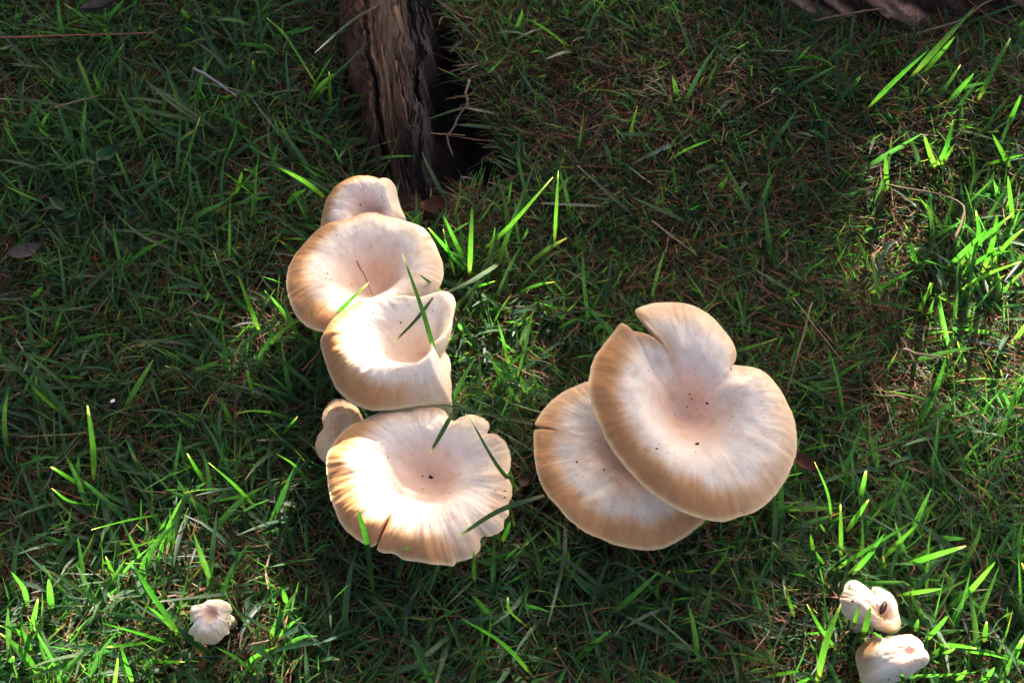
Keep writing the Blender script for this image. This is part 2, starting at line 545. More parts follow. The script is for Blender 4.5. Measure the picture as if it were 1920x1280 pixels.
# large right cap
o5 = [(562, 122), (600, 100), (650, 78), (720, 67), (800, 72), (880, 100), (950, 155), (1010, 225), (1038, 285), (1036, 325), (1022, 342), (1062, 345),
      (1120, 360), (1190, 410), (1250, 490), (1290, 570), (1310, 650), (1313, 740), (1300, 800), (1260, 890), (1200, 970), (1120, 1030), (1050, 1055),
      (980, 1075), (900, 1068), (830, 1050), (740, 1010), (650, 950), (580, 890), (520, 820), (460, 740), (410, 650), (375, 560), (355, 470), (360, 380),
      (380, 320), (420, 260), (460, 210), (500, 168), (540, 203), (590, 216), (640, 242), (680, 278), (706, 316), (700, 296), (684, 262), (652, 226), (604, 184)]
build_mushroom("largest pale pink mushroom with tan rim, split at its upper left, over another cap", crop(o5, *K3), cx((900, 520), K3), cx((835, 525), K3), .066,
               tilt=14, depth=.024, crest=.66, roll=.0065, wave=.0012, tanf=bump_at((200, 60, 1.0), (255, 40, .75), (160, 30, .5), (90, 40, .3), (320, 40, .28), (20, 40, .15)),
               mods=[(128, 10, .2, -.004, .006), (140, 10, .1, 0, -.002), (45, 14, .0, -.005, -.003)], seed=5, pinkc=1.0, stem_r=.012,
               specks=[(1327, 755, 6), (1306, 834, 8), (1293, 738, 4), (1297, 748, 4), (1289, 761, 3), (1232, 842, 4), (1371, 692, 5)])
# cap below it
o6 = [(350, 428), (290, 450), (230, 480), (170, 530), (130, 580), (106, 630), (112, 638), (158, 648), (112, 655), (102, 664), (100, 700), (103, 780), (120, 870), (160, 950),
      (220, 1020), (245, 1050), (300, 1100), (360, 1140), (430, 1165), (480, 1185), (560, 1203), (620, 1207), (700, 1195), (760, 1170), (820, 1130), (885, 1080),
      (940, 1000), (950, 900), (910, 770), (840, 650), (760, 550), (660, 470), (540, 425), (440, 412)]
build_mushroom("tan-rimmed mushroom half hidden under the largest cap, small crack in its left edge", crop(o6, *K3), cx((520, 800), K3), cx((560, 740), K3), .036,
               tilt=10, depth=.008, crest=.78, roll=.003, wave=.001, paint=lambda b, S, deg, n2: b * (1 - (.7 * (1 - sstep(.15, .62, S)))[..., None]) + np.array([.74, .43, .25]) * (.7 * (1 - sstep(.15, .62, S)))[..., None], tanf=bump_at((250, 60, 1.0), (190, 50, .7), (310, 50, .8), (140, 40, .4)), seed=6, brown=.7,
               specks=[(1083, 865, 4), (1132, 880, 4)], stem_r=.011)
# back small cap
o1 = [(325, 405), (340, 300), (360, 230), (410, 160), (470, 120), (540, 95), (600, 95), (650, 106), (685, 118), (705, 110), (740, 120), (775, 160), (790, 230), (812, 300), (835, 355),
      (800, 430), (700, 480), (560, 500), (430, 480), (350, 450)]
build_mushroom("small hooded mushroom at the back, touching the weathered root", crop(o1, *K1), cx((590, 320), K1), cx((640, 345), K1), .042,
               tilt=24, depth=.009, crest=.62, roll=.012, wave=.001, tanf=bump_at((170, 45, 1.1), (120, 40, .7), (80, 40, .4)), seed=11, brown=.5, NU=260, NS=34,
               specks=[(675, 383, 4), (716, 369, 3), (720, 378, 3)], stem_r=.009)
# second cap
o2 = [(120, 740), (130, 660), (170, 570), (215, 520), (270, 450), (330, 400), (400, 370), (480, 350), (560, 325), (640, 318), (720, 325), (800, 345), (880, 375), (960, 430), (1010, 500),
      (1040, 570), (1062, 650), (1055, 720), (1035, 775), (980, 830), (900, 880), (820, 930), (700, 980), (600, 1010), (500, 1030), (400, 1040), (330, 1035), (270, 1015), (210, 970), (160, 900), (130, 820)]
build_mushroom("round white funnel mushroom with one smooth unbroken rim, below the small hooded one", crop(o2, *K1), cx((590, 690), K1), cx((650, 690), K1), .048,
               tilt=2, depth=.021, crest=.70, roll=.006, wave=.0012, tanf=bump_at((190, 55, 1.15), (240, 40, .9), (140, 30, .6), (90, 40, .3), (0, 40, .2)), seed=2, brown=.75,
               specks=[(601, 443, 3), (612, 521, 3), (620, 524, 3), (615, 513, 3)], stem_r=.011)
# third cap: kidney shaped
o3 = [(98, 250), (110, 200), (145, 150), (200, 105), (260, 78), (330, 65), (420, 58), (490, 56), (540, 62), (585, 52), (630, 34), (665, 30), (692, 55), (700, 100), (690, 150), (682, 200), (668, 250), (640, 305),
      (606, 340), (640, 358), (668, 380), (680, 420), (680, 470), (674, 506), (640, 512), (590, 515), (540, 520), (480, 530), (400, 542), (340, 546), (280, 530), (220, 500), (170, 450), (140, 390), (115, 320)]
build_mushroom("kidney-shaped folded mushroom with a rolled end, third down the left row", crop(o3, *K2), cx((395, 290), K2), cx((535, 298), K2), .056,
               tilt=4, depth=.023, crest=.72, roll=.013, wave=.001, tanf=bump_at((190, 50, 1.15), (235, 40, 1.0), (145, 30, .7), (280, 30, .45)), seed=3, brown=.8,
               mods=[(28, 24, .2, -.012, .005), (268, 48, -.30, .004, 0), (325, 22, -.25, .006, 0)], pinkc=.4, stem_r=.011, specks=[(750, 603, 4), (700, 588, 3), (708, 655, 3)])
# bottom cap of the left row
o4 = [(300, 572), (350, 553), (400, 543), (480, 530), (560, 527), (620, 532), (650, 550), (672, 584), (692, 596), (720, 580), (770, 568), (815, 582), (845, 610), (848, 635), (838, 656), (870, 658), (910, 680),
      (935, 720), (943, 770), (936, 815), (926, 836), (945, 870), (948, 920), (932, 960), (936, 1000), (914, 1030), (912, 1060), (890, 1085), (850, 1102), (825, 1100), (806, 1118), (808, 1150),
      (780, 1190), (740, 1205), (702, 1213), (690, 1228), (640, 1230), (590, 1230), (560, 1222), (500, 1215), (460, 1205), (430, 1185), (385, 1180), (350, 1165), (350, 1152), (380, 1082), (340, 1146), (318, 1150),
      (250, 1110), (190, 1050), (155, 970), (140, 920), (128, 860), (122, 790), (130, 740), (160, 680), (200, 630), (250, 593)]
build_mushroom("big frilled mushroom with notched wavy right rim, lowest of the left row", crop(o4, *K2), cx((535, 870), K2), cx((575, 815), K2), .046,
               tilt=5, depth=.020, crest=.66, roll=.007, wave=.0016, tanf=bump_at((190, 45, 1.05), (235, 35, 1.1), (280, 28, .8), (150, 30, .6), (0, 40, .25)), seed=4, brown=.85, wrinkle=.0007,
               mods=[(30, 30, .15, -.005, .001), (350, 30, .1, -.003, 0)], stem_r=.013,
               specks=[(808, 893, 8), (790, 890, 4), (792, 917, 3), (729, 858, 3), (948, 921, 4), (947, 932, 4)])
# little one tucked behind
o4b = [(125, 520), (150, 500), (190, 493), (235, 505), (265, 535), (290, 590), (285, 660), (245, 740), (185, 785), (125, 778), (90, 745), (75, 700), (85, 660), (108, 620), (104, 580)]
build_mushroom("small tan mushroom tucked behind the left side of the big frilled one", crop(o4b, *K2), cx((185, 640), K2), cx((200, 640), K2), .026,
               tilt=8, depth=.0015, dome=.006, wave=.001, tanf=bump_at((180, 90, .35)), seed=14, brown=.5, NU=220, NS=30, stem_r=.004, paint=lambda b, S, deg, n2: b * .2 + np.array([.74, .45, .24]) * .8)
# tiny ones
o7 = [(372, 540), (365, 430), (400, 360), (480, 330), (560, 300), (650, 270), (740, 280), (830, 320), (865, 390), (845, 450), (858, 530), (860, 580), (835, 640), (830, 690), (780, 720), (750, 750), (700, 790), (640, 808),
      (560, 805), (490, 795), (440, 775), (410, 770), (395, 720), (350, 690), (345, 655), (380, 610), (405, 565)]


def paint7(b, S, deg, n2):
    w = sstep(.5, .9, S) * np.exp(-(((deg - 265 + 180) % 360 - 180) / 50) ** 2)
    b = b * (1 - w[..., None]) + np.array([.80, .58, .30]) * w[..., None]
    w = (1 - sstep(.1, .5, S + .5 * (n2 - .5))) * .6
    return b * (1 - w[..., None]) + np.array([.5, .30, .20]) * w[..., None]


build_mushroom("tiny crumpled white mushroom alone in the grass at lower left", crop(o7, *K5), cx((610, 540), K5), cx((660, 470), K5), .020,
               tilt=12, depth=.0035, dome=.008, wave=.0014, tanf=bump_at((0, 1, 0)), seed=17, brown=0, NU=200, NS=28, paint=paint7, stem_r=.003, stem_lean=(0, .006), wrinkle=.0007,
               specks=[(424, 1160, 3), (428, 1168, 3), (376, 1200, 3), (430, 1172, 2)])
o8 = [(438, 330), (450, 290), (500, 255), (560, 255), (610, 285), (650, 310), (672, 365), (690, 440), (700, 472), (706, 440), (712, 375), (732, 320), (790, 325), (860, 360), (920, 410), (960, 480), (985, 560), (1010, 640),
      (1018, 700), (980, 770), (900, 782), (820, 762), (760, 750), (725, 715), (690, 700), (620, 690), (570, 690), (500, 640), (440, 590), (410, 520), (405, 420)]


def paint8(b, S, deg, n2):
    w = (1 - sstep(.1, .45, S)) * .75
    b = b * (1 - w[..., None]) + np.array([.55, .28, .10]) * w[..., None]
    w = .6 * sstep(.45, .7, n2)
    return b * (1 - w[..., None]) + np.array([.78, .57, .46]) * w[..., None]


build_mushroom("small pinkish mushroom split from behind, with a dark seed on it, lower right", crop(o8, *K6), cx((715, 560), K6), cx((745, 640), K6), .026,
               tilt=16, depth=.003, dome=.014, wave=.0015, tanf=bump_at((0, 1, 0)), seed=8, brown=0, NU=240, NS=30, paint=paint8, stem_r=.003, stem_lean=(0, .008),
               specks=[(1599, 1126, 5), (1593, 1096, 4), (1644, 1134, 3)])
o9 = [(690, 855), (715, 812), (748, 812), (760, 848), (800, 832), (880, 810), (960, 805), (1060, 795), (1120, 795), (1180, 830), (1215, 880), (1217, 945), (1258, 975), (1288, 1030), (1280, 1080), (1240, 1120), (1180, 1150),
      (1120, 1200), (1050, 1240), (960, 1272), (880, 1295), (760, 1310), (650, 1300), (600, 1250), (590, 1170), (560, 1090), (552, 1000), (600, 910), (640, 870)]


def paint9(b, S, deg, n2):
    d = (deg + 360) % 360
    w = sstep(.62, .85, S + .2 * (n2 - .5)) * np.exp(-(((d - 155 + 180) % 360 - 180) / 32) ** 2)
    return b * (1 - w[..., None]) + np.array([.30, .16, .07]) * w[..., None]


build_mushroom("small sunlit peach mushroom at the bottom edge, torn on its left side", crop(o9, *K6), cx((930, 1050), K6), cx((930, 1030), K6), .024,
               tilt=14, depth=.002, dome=.020, wave=.0018, tanf=bump_at((180, 60, .4)), seed=9, brown=.2, NU=240, NS=30, paint=paint9, stem_r=.004,
               specks=[(1666, 1273, 4), (1682, 1267, 3)])

# ------------------------------------------------------------------ grass
def blade_mesh(base, az, lean, bend, length, width, twist, col, tipcol, nseg=4, wide=3, fold=.25, prof=.7, side=None):
    """vectorised blades -> V, F, tint.  base (n,3); lean = start elevation angle; bend = total drop"""
    n = len(base)
    t = np.linspace(0, 1, nseg + 1)
    el = lean[:, None] - bend[:, None] * t[None] ** 1.2
    step = length[:, None] / nseg
    azv = az[:, None] + (np.zeros_like(t)[None] if side is None else side[:, None] * t[None] ** 2)
    dx = np.cos(el) * np.cos(azv); dy = np.cos(el) * np.sin(azv); dz = np.sin(el)
    d = np.stack([dx, dy, dz], -1)
    P = base[:, None] + np.concatenate([np.zeros((n, 1, 3)), np.cumsum((d[:, :-1] + d[:, 1:]) / 2 * step[..., None], 1)], 1)
    return ribbon(P, d, az, width, twist, col, tipcol, wide, fold, prof)


def ribbon(P, d, az, width, twist, col, tipcol, wide=3, fold=.25, prof=.7, turn=None):
    n, m = P.shape[:2]
    t = np.linspace(0, 1, m)
    sx = np.stack([-np.sin(az), np.cos(az), np.zeros(n)], -1)[:, None] + 0 * d
    up = np.cross(d, sx)
    up /= np.linalg.norm(up, axis=-1, keepdims=True) + 1e-9
    tw = twist[:, None] * (t[None] + .25)
    if turn is not None: tw = tw + turn[:, None]
    a = sx * np.cos(tw)[..., None] + up * np.sin(tw)[..., None]
    b = np.cross(d, a)
    w = width[:, None] * .5 * (np.clip(.55 + 1.6 * t, 0, 1) * np.clip(1 - t ** 2.6, .03, 1) ** prof)[None]
    if wide == 3:
        offs = [(-1, fold), (0, 0), (1, fold)]
    else:
        offs = [(-1, 0), (1, 0)]
    V = np.stack([P + a * (w * k)[..., None] + b * (w * f)[..., None] for k, f in offs], 2)   # n,m,wide,3
    k = len(offs)
    i = np.arange(n)[:, None, None] * m * k; j = np.arange(m - 1)[None, :, None] * k; c = np.arange(k - 1)[None, None]
    q = i + j + c
    F = np.stack([q, q + 1, q + k + 1, q + k], -1).reshape(-1, 4)
    tip = sstep(.86, 1.0, t)[None, :, None]
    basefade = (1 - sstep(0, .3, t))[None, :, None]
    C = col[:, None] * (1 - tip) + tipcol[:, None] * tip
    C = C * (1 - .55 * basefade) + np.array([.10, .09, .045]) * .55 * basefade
    C = np.broadcast_to(C[:, :, None], (n, m, k, 3))
    return V, F, C


def inside_poly(poly, pts):
    x, y = pts[..., 0], pts[..., 1]
    r = np.zeros(x.shape, bool)
    px, py = poly[:, 0], poly[:, 1]
    j = len(poly) - 1
    for i in range(len(poly)):
        c = ((py[i] > y) != (py[j] > y)) & (x < (px[j] - px[i]) * (y - py[i]) / (py[j] - py[i] + 1e-12) + px[i])
        r ^= c; j = i
    return r


def keep_clear(P):
    """P (n,m,3) spines -> mask of blades that neither pierce a cap nor rise in front of its upper face"""
    bad = np.zeros(len(P), bool)
    for c in CAPS:
        q = P - c["O"]
        h = q @ c["n"]; lx = q @ c["e1"]; ly = q @ c["e2"]
        poly = c["B"][::6] * 1.04
        ins = inside_poly(poly, np.stack([lx, ly], -1))
        bad |= (ins & (h > -.012 - c["dp"] * .6)).any(1)
        pp, _ = project(P)
        ctr = c["out"].mean(0)
        poly2 = ctr + (c["out"] - ctr) * (.86 if c["small"] else 1.0)
        bad |= (inside_poly(poly2, pp) & (h > 0)).any(1)
    return ~bad


# root footprint (in ground coordinates) for clearing grass
ROOT_PATH = np.array([at(770, 400), at(752, 290), at(738, 170), at(728, 60), at(722, -40), [-.115, .45, 0], [-.115, .62, 0], [-.11, .80, 0]])
ROOT_W = np.array([.016, .024, .030, .033, .036, .045, .06, .09])


def root_dist(x, y):
    P = spline(ROOT_PATH[:, :2], 60); Wd = np.interp(np.linspace(0, 1, 60), np.linspace(0, 1, len(ROOT_W)), ROOT_W)
    d = np.full(np.shape(x), 9.)
    for (a, b), w in zip(P, Wd):
        d = np.minimum(d, np.hypot(x - a, y - b) - w)
    return d


BARK_PATH = np.array([[.125, .288, .006], [.19, .280, .018], [.26, .278, .018], [.325, .288, .012], [.39, .36, 0], [.46, .46, 0]])
BARK_R = np.array([.020, .040, .046, .043, .035, .02])


def scatter(n, x0, x1, y0, y1, dens):
    x = rng.uniform(x0, x1, n); y = rng.uniform(y0, y1, n)
    d = dens(x, y) * (pit(x, y) < .25) * (root_dist(x, y) > .002)
    bd = np.min([np.hypot(x - a, y - b) - r for (a, b, _), r in zip(spline(BARK_PATH, 40), np.interp(np.linspace(0, 1, 40), np.linspace(0, 1, 6), BARK_R))], axis=0)
    d = d * (bd > -.004)
    d = d * (np.hypot(x + .11, y - .95) > .17)
    k = rng.uniform(0, 1, n) < d
    return x[k], y[k]


GREENS = 1.65 * np.array([[.017, .038, .020], [.020, .046, .019], [.015, .034, .023], [.023, .052, .018], [.020, .035, .025], [.028, .052, .020]])
STRAWS = 1.5 * np.array([[.13, .075, .045], [.12, .048, .025], [.14, .09, .06], [.085, .031, .018], [.15, .115, .085], [.13, .052, .027], [.06, .026, .017]])


def pick(pal, n, jit=.25, p=None):
    c = pal[rng.choice(len(pal), n, p=p)]
    return c * (1 + jit * rng.uniform(-1, 1, (n, 1))) * (1 + .12 * rng.uniform(-1, 1, (n, 3)))


def dens_right(x, y):           # fine turf: right and top centre
    return sstep(-.06, .08, x + .35 * (y - .05)) * sstep(-.12, .02, y)


SP = at(1870, 480)


def make_patch(nA, nB, nC, x0, x1, y0, y1, segs=4, exclude=None):
    out = []
    exc = (lambda x, y: 1.0) if exclude is None else exclude
    # fine blades
    clump = lambda x, y: np.clip(.25 + 1.5 * (fbm(x * 22, y * 22, 41, 3) - .28), 0, 1) * (.6 + .4 * dens_right(x, y)) * exc(x, y)
    x, y = scatter(nA, x0, x1, y0, y1, clump)
    n = len(x); r = dens_right(x, y)
    base = np.stack([x, y, ground_z(x, y) - .001], -1)
    L = rng.uniform(.010, .030, n) * (1.15 - .25 * r)
    out.append(blade_mesh(base, rng.uniform(0, 6.283, n), rng.uniform(.05, 1.1, n), rng.uniform(-.2, 1.0, n), L, rng.uniform(.0007, .0016, n), rng.normal(0, .9, n),
                          pick(GREENS, n), pick(np.vstack([GREENS, GREENS, STRAWS[:4]]), n), 3, 2, 0, .7, rng.normal(0, .4, n)))
    # broad blades
    clumpB = lambda x, y: np.clip(.2 + 1.6 * (fbm(x * 16, y * 16, 51, 3) - .3), 0, 1) * np.clip(1 - .72 * dens_right(x, y) + 1.2 * np.exp(-((x - SP[0]) ** 2 + (y - SP[1]) ** 2) / .045 ** 2), 0, 1) * exc(x, y)
    x, y = scatter(nB, x0, x1, y0, y1, clumpB)
    n = len(x)
    base = np.stack([x, y, ground_z(x, y) - .002], -1)
    L = rng.uniform(.020, .050, n)
    out.append(blade_mesh(base, rng.uniform(0, 6.283, n), rng.uniform(.12, 1.2, n), rng.uniform(-.1, 1.1, n), L, rng.uniform(.0018, .0034, n), rng.normal(0, .7, n),
                          pick(GREENS, n), pick(np.vstack([GREENS, GREENS, GREENS, STRAWS[:3]]), n), segs + 1, 3, .22, .55, rng.normal(0, .35, n)))
    if exclude is None:
        # extra blades in the sunny spots, tint lightened to boost the lit look
        for (px, py, r, cnt) in [(1860, 475, 110, 240), (1890, 300, 90, 22), (1830, 230, 90, 14), (1870, 640, 110, 22), (1700, 1000, 150, 34), (1830, 1100, 130, 44), (1810, 1230, 120, 34), (1560, 1230, 110, 20),
                                 (70, 1150, 140, 46), (180, 1230, 140, 30), (60, 960, 120, 20), (300, 930, 150, 26), (440, 1230, 100, 14), (250, 1080, 110, 18), (930, 470, 100, 20), (850, 1190, 150, 20)]:
            a = rng.uniform(0, 6.283, cnt); q = r * np.sqrt(rng.uniform(0, 1, cnt))
            B0 = unproj(np.stack([px + q * np.cos(a), py + q * np.sin(a)], -1), .01)
            B0[:, 2] = ground_z(B0[:, 0], B0[:, 1]) - .001
            out.append(blade_mesh(B0, rng.normal(1.0, 1.1, cnt), rng.uniform(.25, 1.2, cnt), rng.uniform(-.1, .9, cnt), rng.uniform(.014, .042, cnt), rng.uniform(.0014, .0032, cnt), rng.normal(0, .5, cnt),
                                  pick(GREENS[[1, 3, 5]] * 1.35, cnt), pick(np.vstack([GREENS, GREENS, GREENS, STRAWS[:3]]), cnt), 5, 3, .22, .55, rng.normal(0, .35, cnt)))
    g = out
    # dry thatch lying flat
    cl = lambda x, y: np.clip(.35 + 1.5 * (fbm(x * 20, y * 20, 61, 3) - .35), 0, 1) * (.55 + .45 * dens_right(x, y)) * exc(x, y)
    x, y = scatter(nC, x0, x1, y0, y1, cl)
    n = len(x)
    base = np.stack([x, y, ground_z(x, y) + rng.uniform(-.001, .007, n)], -1)
    L = rng.uniform(.007, .026, n) * np.where(rng.uniform(0, 1, n) < .06, 1.9, 1)
    ci = pick(STRAWS, n, .3, [.18, .23, .07, .18, .03, .23, .08])
    th = blade_mesh(base, rng.uniform(0, 6.283, n), rng.uniform(-.12, .45, n), rng.uniform(-.2, .5, n), L, rng.uniform(.0004, .0011, n), rng.normal(0, 1.2, n), ci, ci * 1.2, 2, 2, 0, .3,
                    rng.normal(0, .8, n))
    return g, th


def collect(parts, name, mat, label, cat, clear=True):
    Vs, Fs, Cs, off = [], [], [], 0
    for V, F, C in parts:
        n, m, k, _ = V.shape
        if clear:
            kp = keep_clear(V[:, :, k // 2])
            V = V[kp]; C = C[kp]; n = len(V)
            F = F[: n * (m - 1) * (k - 1)]
        Vs.append(V.reshape(-1, 3)); Cs.append(np.asarray(C).reshape(-1, 3)); Fs.append(F + off); off += n * m * k
    return obj(name, mesh(name, np.vstack(Vs), np.vstack(Fs), {"tint": np.vstack(Cs)}), mat, label=label, cat=cat, kind="stuff")


g, th = make_patch(380000, 34000, 250000, -.5, .5, -.34, .60)
ring = lambda x, y: 1.0 * ~((np.abs(x) < .5) & (y > -.34) & (y < .60)) * (1 - .8 * sstep(.7, 2.2, np.hypot(x, y)))
g2, th2 = make_patch(60000, 60000, 30000, -2.4, 2.4, -1.9, 3.0, 3, ring)


# ---- blades read off the photograph: (root -> tip in picture px), width px, tip height m, sunlit?
def traced(points, wpx, h=None, lit=False, z0=None, cut=False, col=None, tip=None):
    pts = np.asarray(points, float)
    if h is not None and lit and h < .055: h = h * 1.25
    Lpx = np.linalg.norm(np.diff(pts, axis=0), axis=1).sum()
    if h is None:
        h = float(np.clip(.62 * Lpx / 3500, .016, .042))
    n = 9
    q = spline(pts, n)
    t = np.linspace(0, 1, n)
    if z0 is None:
        b = at(*pts[0], .004); z0 = float(ground_z(b[0], b[1])) + .003
    arch = .25 * (len(pts) > 2)
    z = z0 + (h - z0) * (t + arch * t * (1 - t) * 2)
    if h >= .06 and z0 < .03: z = z0 + (h - z0) * t ** (.2 if h > .09 else .45)          # springs up steeply, then leans over the cap
    P = unproj(q, z)
    d = np.gradient(P, axis=0); d /= np.linalg.norm(d, axis=1)[:, None]
    dist = np.linalg.norm(P.mean(0) - cam_loc)
    w = wpx * dist / FPX
    az = math.atan2(d[:, 1].mean(), d[:, 0].mean())
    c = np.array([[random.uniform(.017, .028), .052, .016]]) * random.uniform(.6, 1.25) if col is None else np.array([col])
    tp = c * 1.0 if tip is None else np.array([tip])
    turn = None
    if lit:                                   # blades in the sun turn their broad side towards it
        dm = d[5]; sx = np.array([-math.sin(az), math.cos(az), 0]); up = np.cross(dm, sx); up /= np.linalg.norm(up)
        vw = cam_loc - P[5]; vw /= np.linalg.norm(vw)
        wv = SUN - vw
        turn = np.array([math.atan2(np.cross(dm, up) @ wv, np.cross(dm, sx) @ wv)])
    V, F, C = ribbon(P[None], d[None], np.array([az]), np.array([w]), np.array([random.uniform(-.3, .3)]), c, tp, 3, .2, .35 if cut else .6, turn)
    return V, F, C, P, lit


SHADE_GREEN = (.017, .036, .017); PALE = (.42, .38, .26)  # darker green paints shade onto unlit blades; pale is for tips
LIT = []            # (world x, y at z=.03, radius, strength): where crown leaves are left out to let sun through


def litw(P, r, p=1.0):
    P = np.asarray(P, float); t = (P[2] - .03) / SUN[2]; g0 = P - SUN * t
    LIT.append((g0[0], g0[1], r, p))


def litpx(px, py, z, rpx, p=1.0):
    litw(at(px, py, z), rpx / 3400, p)


TUFTS = {
 "bright green grass tuft beside the round white mushroom, blades fanned upward": [
   ([(878, 515), (803, 427)], 9, .045, 1), ([(880, 510), (831, 403)], 9, .045, 1), ([(880, 520), (885, 388)], 10, .05, 1), ([(905, 470), (960, 420), (1037, 332)], 10, .055, 1),
   ([(855, 525), (831, 430)], 5, .04, 1), ([(887, 541), (928, 527)], 9, .03, 1), ([(945, 488), (880, 530), (813, 558)], 12, .062, 0)],
 "short sunlit grass tuft at the left foot of the kidney-shaped mushroom": [
   ([(595, 652), (584, 583)], 9, .045, 1), ([(592, 655), (570, 636), (548, 622)], 8, .035, 1), ([(603, 622), (640, 580), (691, 530)], 9, .075, 1),
   ([(598, 640), (575, 655)], 7, .03, 0)],
 "tall sunlit grass tuft leaning right below the bark-covered root": [
   ([(1626, 205), (1680, 150), (1738, 97)], 10, .05, 1), ([(1705, 150), (1765, 82), (1828, 13)], 11, .06, 1), ([(1722, 148), (1760, 105), (1790, 70)], 9, .045, 1)],
 "lone wide grass pair standing at the right edge under the bark-covered root": [
   ([(1834, 190), (1860, 135), (1895, 72)], 9, .05, 1), ([(1774, 198), (1826, 138)], 10, .035, 1), ([(1755, 190), (1801, 122)], 7, .035, 1)],
 "forked sunlit grass sprout between the bark-covered root and the bright right patch": [
   ([(1754, 318), (1732, 254)], 10, .035, 1), ([(1756, 314), (1775, 275), (1787, 225)], 8, .04, 1), ([(1765, 310), (1790, 270)], 6, .03, 1)],
 "dense glowing grass tuft fully in the sun at the right edge": [
   ([(1774, 505), (1810, 470), (1850, 430)], 10, .04, 1), ([(1790, 510), (1840, 450), (1900, 400)], 9, .045, 1), ([(1800, 515), (1850, 480), (1895, 470)], 8, .04, 1), ([(1840, 520), (1860, 460), (1870, 405)], 9, .045, 1),
   ([(1766, 500), (1735, 488)], 8, .03, 1), ([(1713, 492), (1709, 456)], 9, .03, 1), ([(1845, 510), (1890, 455), (1918, 430)], 8, .04, 1), ([(1790, 550), (1850, 515), (1915, 490)], 7, .035, 1), ([(1820, 500), (1835, 440), (1830, 395)], 8, .04, 1)],
 "spreading sunlit grass tuft behind the small split mushroom": [
   ([(1560, 985), (1552, 925), (1527, 865)], 5, .045, 1), ([(1611, 950), (1624, 882)], 9, .04, 1), ([(1586, 998), (1629, 936)], 10, .038, 1), ([(1577, 1055), (1576, 944)], 8, .045, 1),
   ([(1555, 1075), (1629, 1028), (1732, 966)], 10, .045, 1), ([(1596, 1080), (1630, 1040), (1658, 1000)], 9, .04, 1), ([(1650, 1053), (1718, 984)], 10, .035, 1)],
 "crossed bright grass blades left of the small sunlit peach mushroom": [
   ([(1530, 1285), (1549, 1203), (1577, 1131)], 12, .06, 1), ([(1572, 1223), (1539, 1179), (1513, 1132)], 10, .045, 1), ([(1490, 1160), (1471, 1098)], 7, .035, 1), ([(1435, 1270), (1498, 1257)], 11, .02, 1), ([(1490, 1285), (1523, 1268)], 9, .025, 1)],
 "flat-lying sunlit grass tuft right of the small sunlit peach mushroom": [
   ([(1750, 1211), (1790, 1210), (1831, 1215)], 11, .03, 1), ([(1797, 1220), (1850, 1226), (1892, 1236)], 9, .025, 1), ([(1730, 1206), (1755, 1180), (1777, 1154)], 9, .04, 1), ([(1891, 1256), (1917, 1198)], 10, .03, 1), ([(1760, 1232), (1790, 1215)], 8, .03, 1)],
 "wide glowing grass blades right of the small split mushroom": [
   ([(1690, 1062), (1750, 1042), (1811, 1023)], 12, .04, 1), ([(1683, 1117), (1765, 1103)], 11, .035, 1), ([(1797, 1132), (1830, 1095), (1866, 1053)], 10, .04, 1)],
 "long grass tuft bending over beside the tiny crumpled mushroom": [
   ([(340, 1195), (285, 1115), (249, 1057)], 11, .05, 1), ([(338, 1195), (300, 1155), (262, 1124)], 9, .04, 1), ([(345, 1215), (270, 1190), (190, 1167)], 9, .035, 1), ([(333, 1193), (270, 1205), (195, 1213)], 8, .02, 1), ([(250, 1285), (238, 1250), (225, 1206)], 10, .04, 1)],
 "bright grass tuft in the lower left corner": [
   ([(97, 1150), (91, 1085)], 12, .035, 1), ([(52, 1140), (45, 1105), (22, 1072)], 9, .04, 1), ([(57, 1190), (71, 1122)], 9, .04, 1), ([(85, 1285), (44, 1223), (0, 1186)], 10, .04, 1), ([(55, 1200), (25, 1180), (0, 1172)], 10, .03, 1), ([(62, 1230), (40, 1175)], 10, .04, 1), ([(15, 1255), (25, 1230)], 12, .02, 1)],
 "pair of sunlit grass blades standing at the left edge": [
   ([(176, 905), (174, 840), (164, 760)], 11, .055, 1), ([(161, 917), (96, 875)], 10, .035, 1), ([(114, 775), (85, 750), (60, 725)], 9, .035, 1)],
 "short sunlit blades rising in front of the big frilled mushroom": [
   ([(700, 1110), (687, 1015), (671, 957)], 11, .062, 1), ([(745, 1085), (765, 1020)], 9, .045, 1), ([(889, 1094), (888, 1030)], 8, .045, 1), ([(942, 1015), (957, 978)], 9, .035, 1)],
}
SINGLES = {
 "long green grass blade leaning across the kidney-shaped mushroom and the round one": ([(822, 690), (794, 590), (754, 475)], 11, .095, 1),
 "dark green cut grass blade lying over the lower right rim of the big frilled mushroom": ([(1020, 928), (936, 957), (860, 1005)], 10, .052, 0),
 "curved green grass blade arching over the right lobes of the big frilled mushroom": ([(972, 918), (930, 870), (880, 782)], 9, .07, 0),
 "pale-tipped cut grass blade lying on the upper rim of the big frilled mushroom": ([(850, 772), (830, 808), (807, 848)], 9, .058, 0),
 "thin dark grass blade lying from the big frilled mushroom's top edge to the right": ([(1000, 795), (920, 778), (805, 753)], 7, .056, 0),
 "short cut grass blade lying inside the kidney-shaped mushroom": ([(812, 558), (780, 600), (741, 640)], 8, .066, 0),
 "short bright grass blade crossing the right rim of the round white mushroom": ([(831, 549), (785, 514)], 8, .068, 1),
 "grass blade standing in front of the small split mushroom": ([(1618, 1198), (1633, 1134)], 11, .05, 1),
 "flat pale grass blade with a ragged mown end, lying in the lower left grass": ([(306, 964), (240, 976), (171, 993)], 11, .03, 1),
 "dark wide grass blade lying above the small split mushroom": ([(1569, 1129), (1505, 1070), (1448, 1015)], 10, .04, 0),
 "white-tipped grass blade between the two groups of large mushrooms": ([(1035, 980), (1010, 1000), (986, 1021)], 8, .03, 1),
}
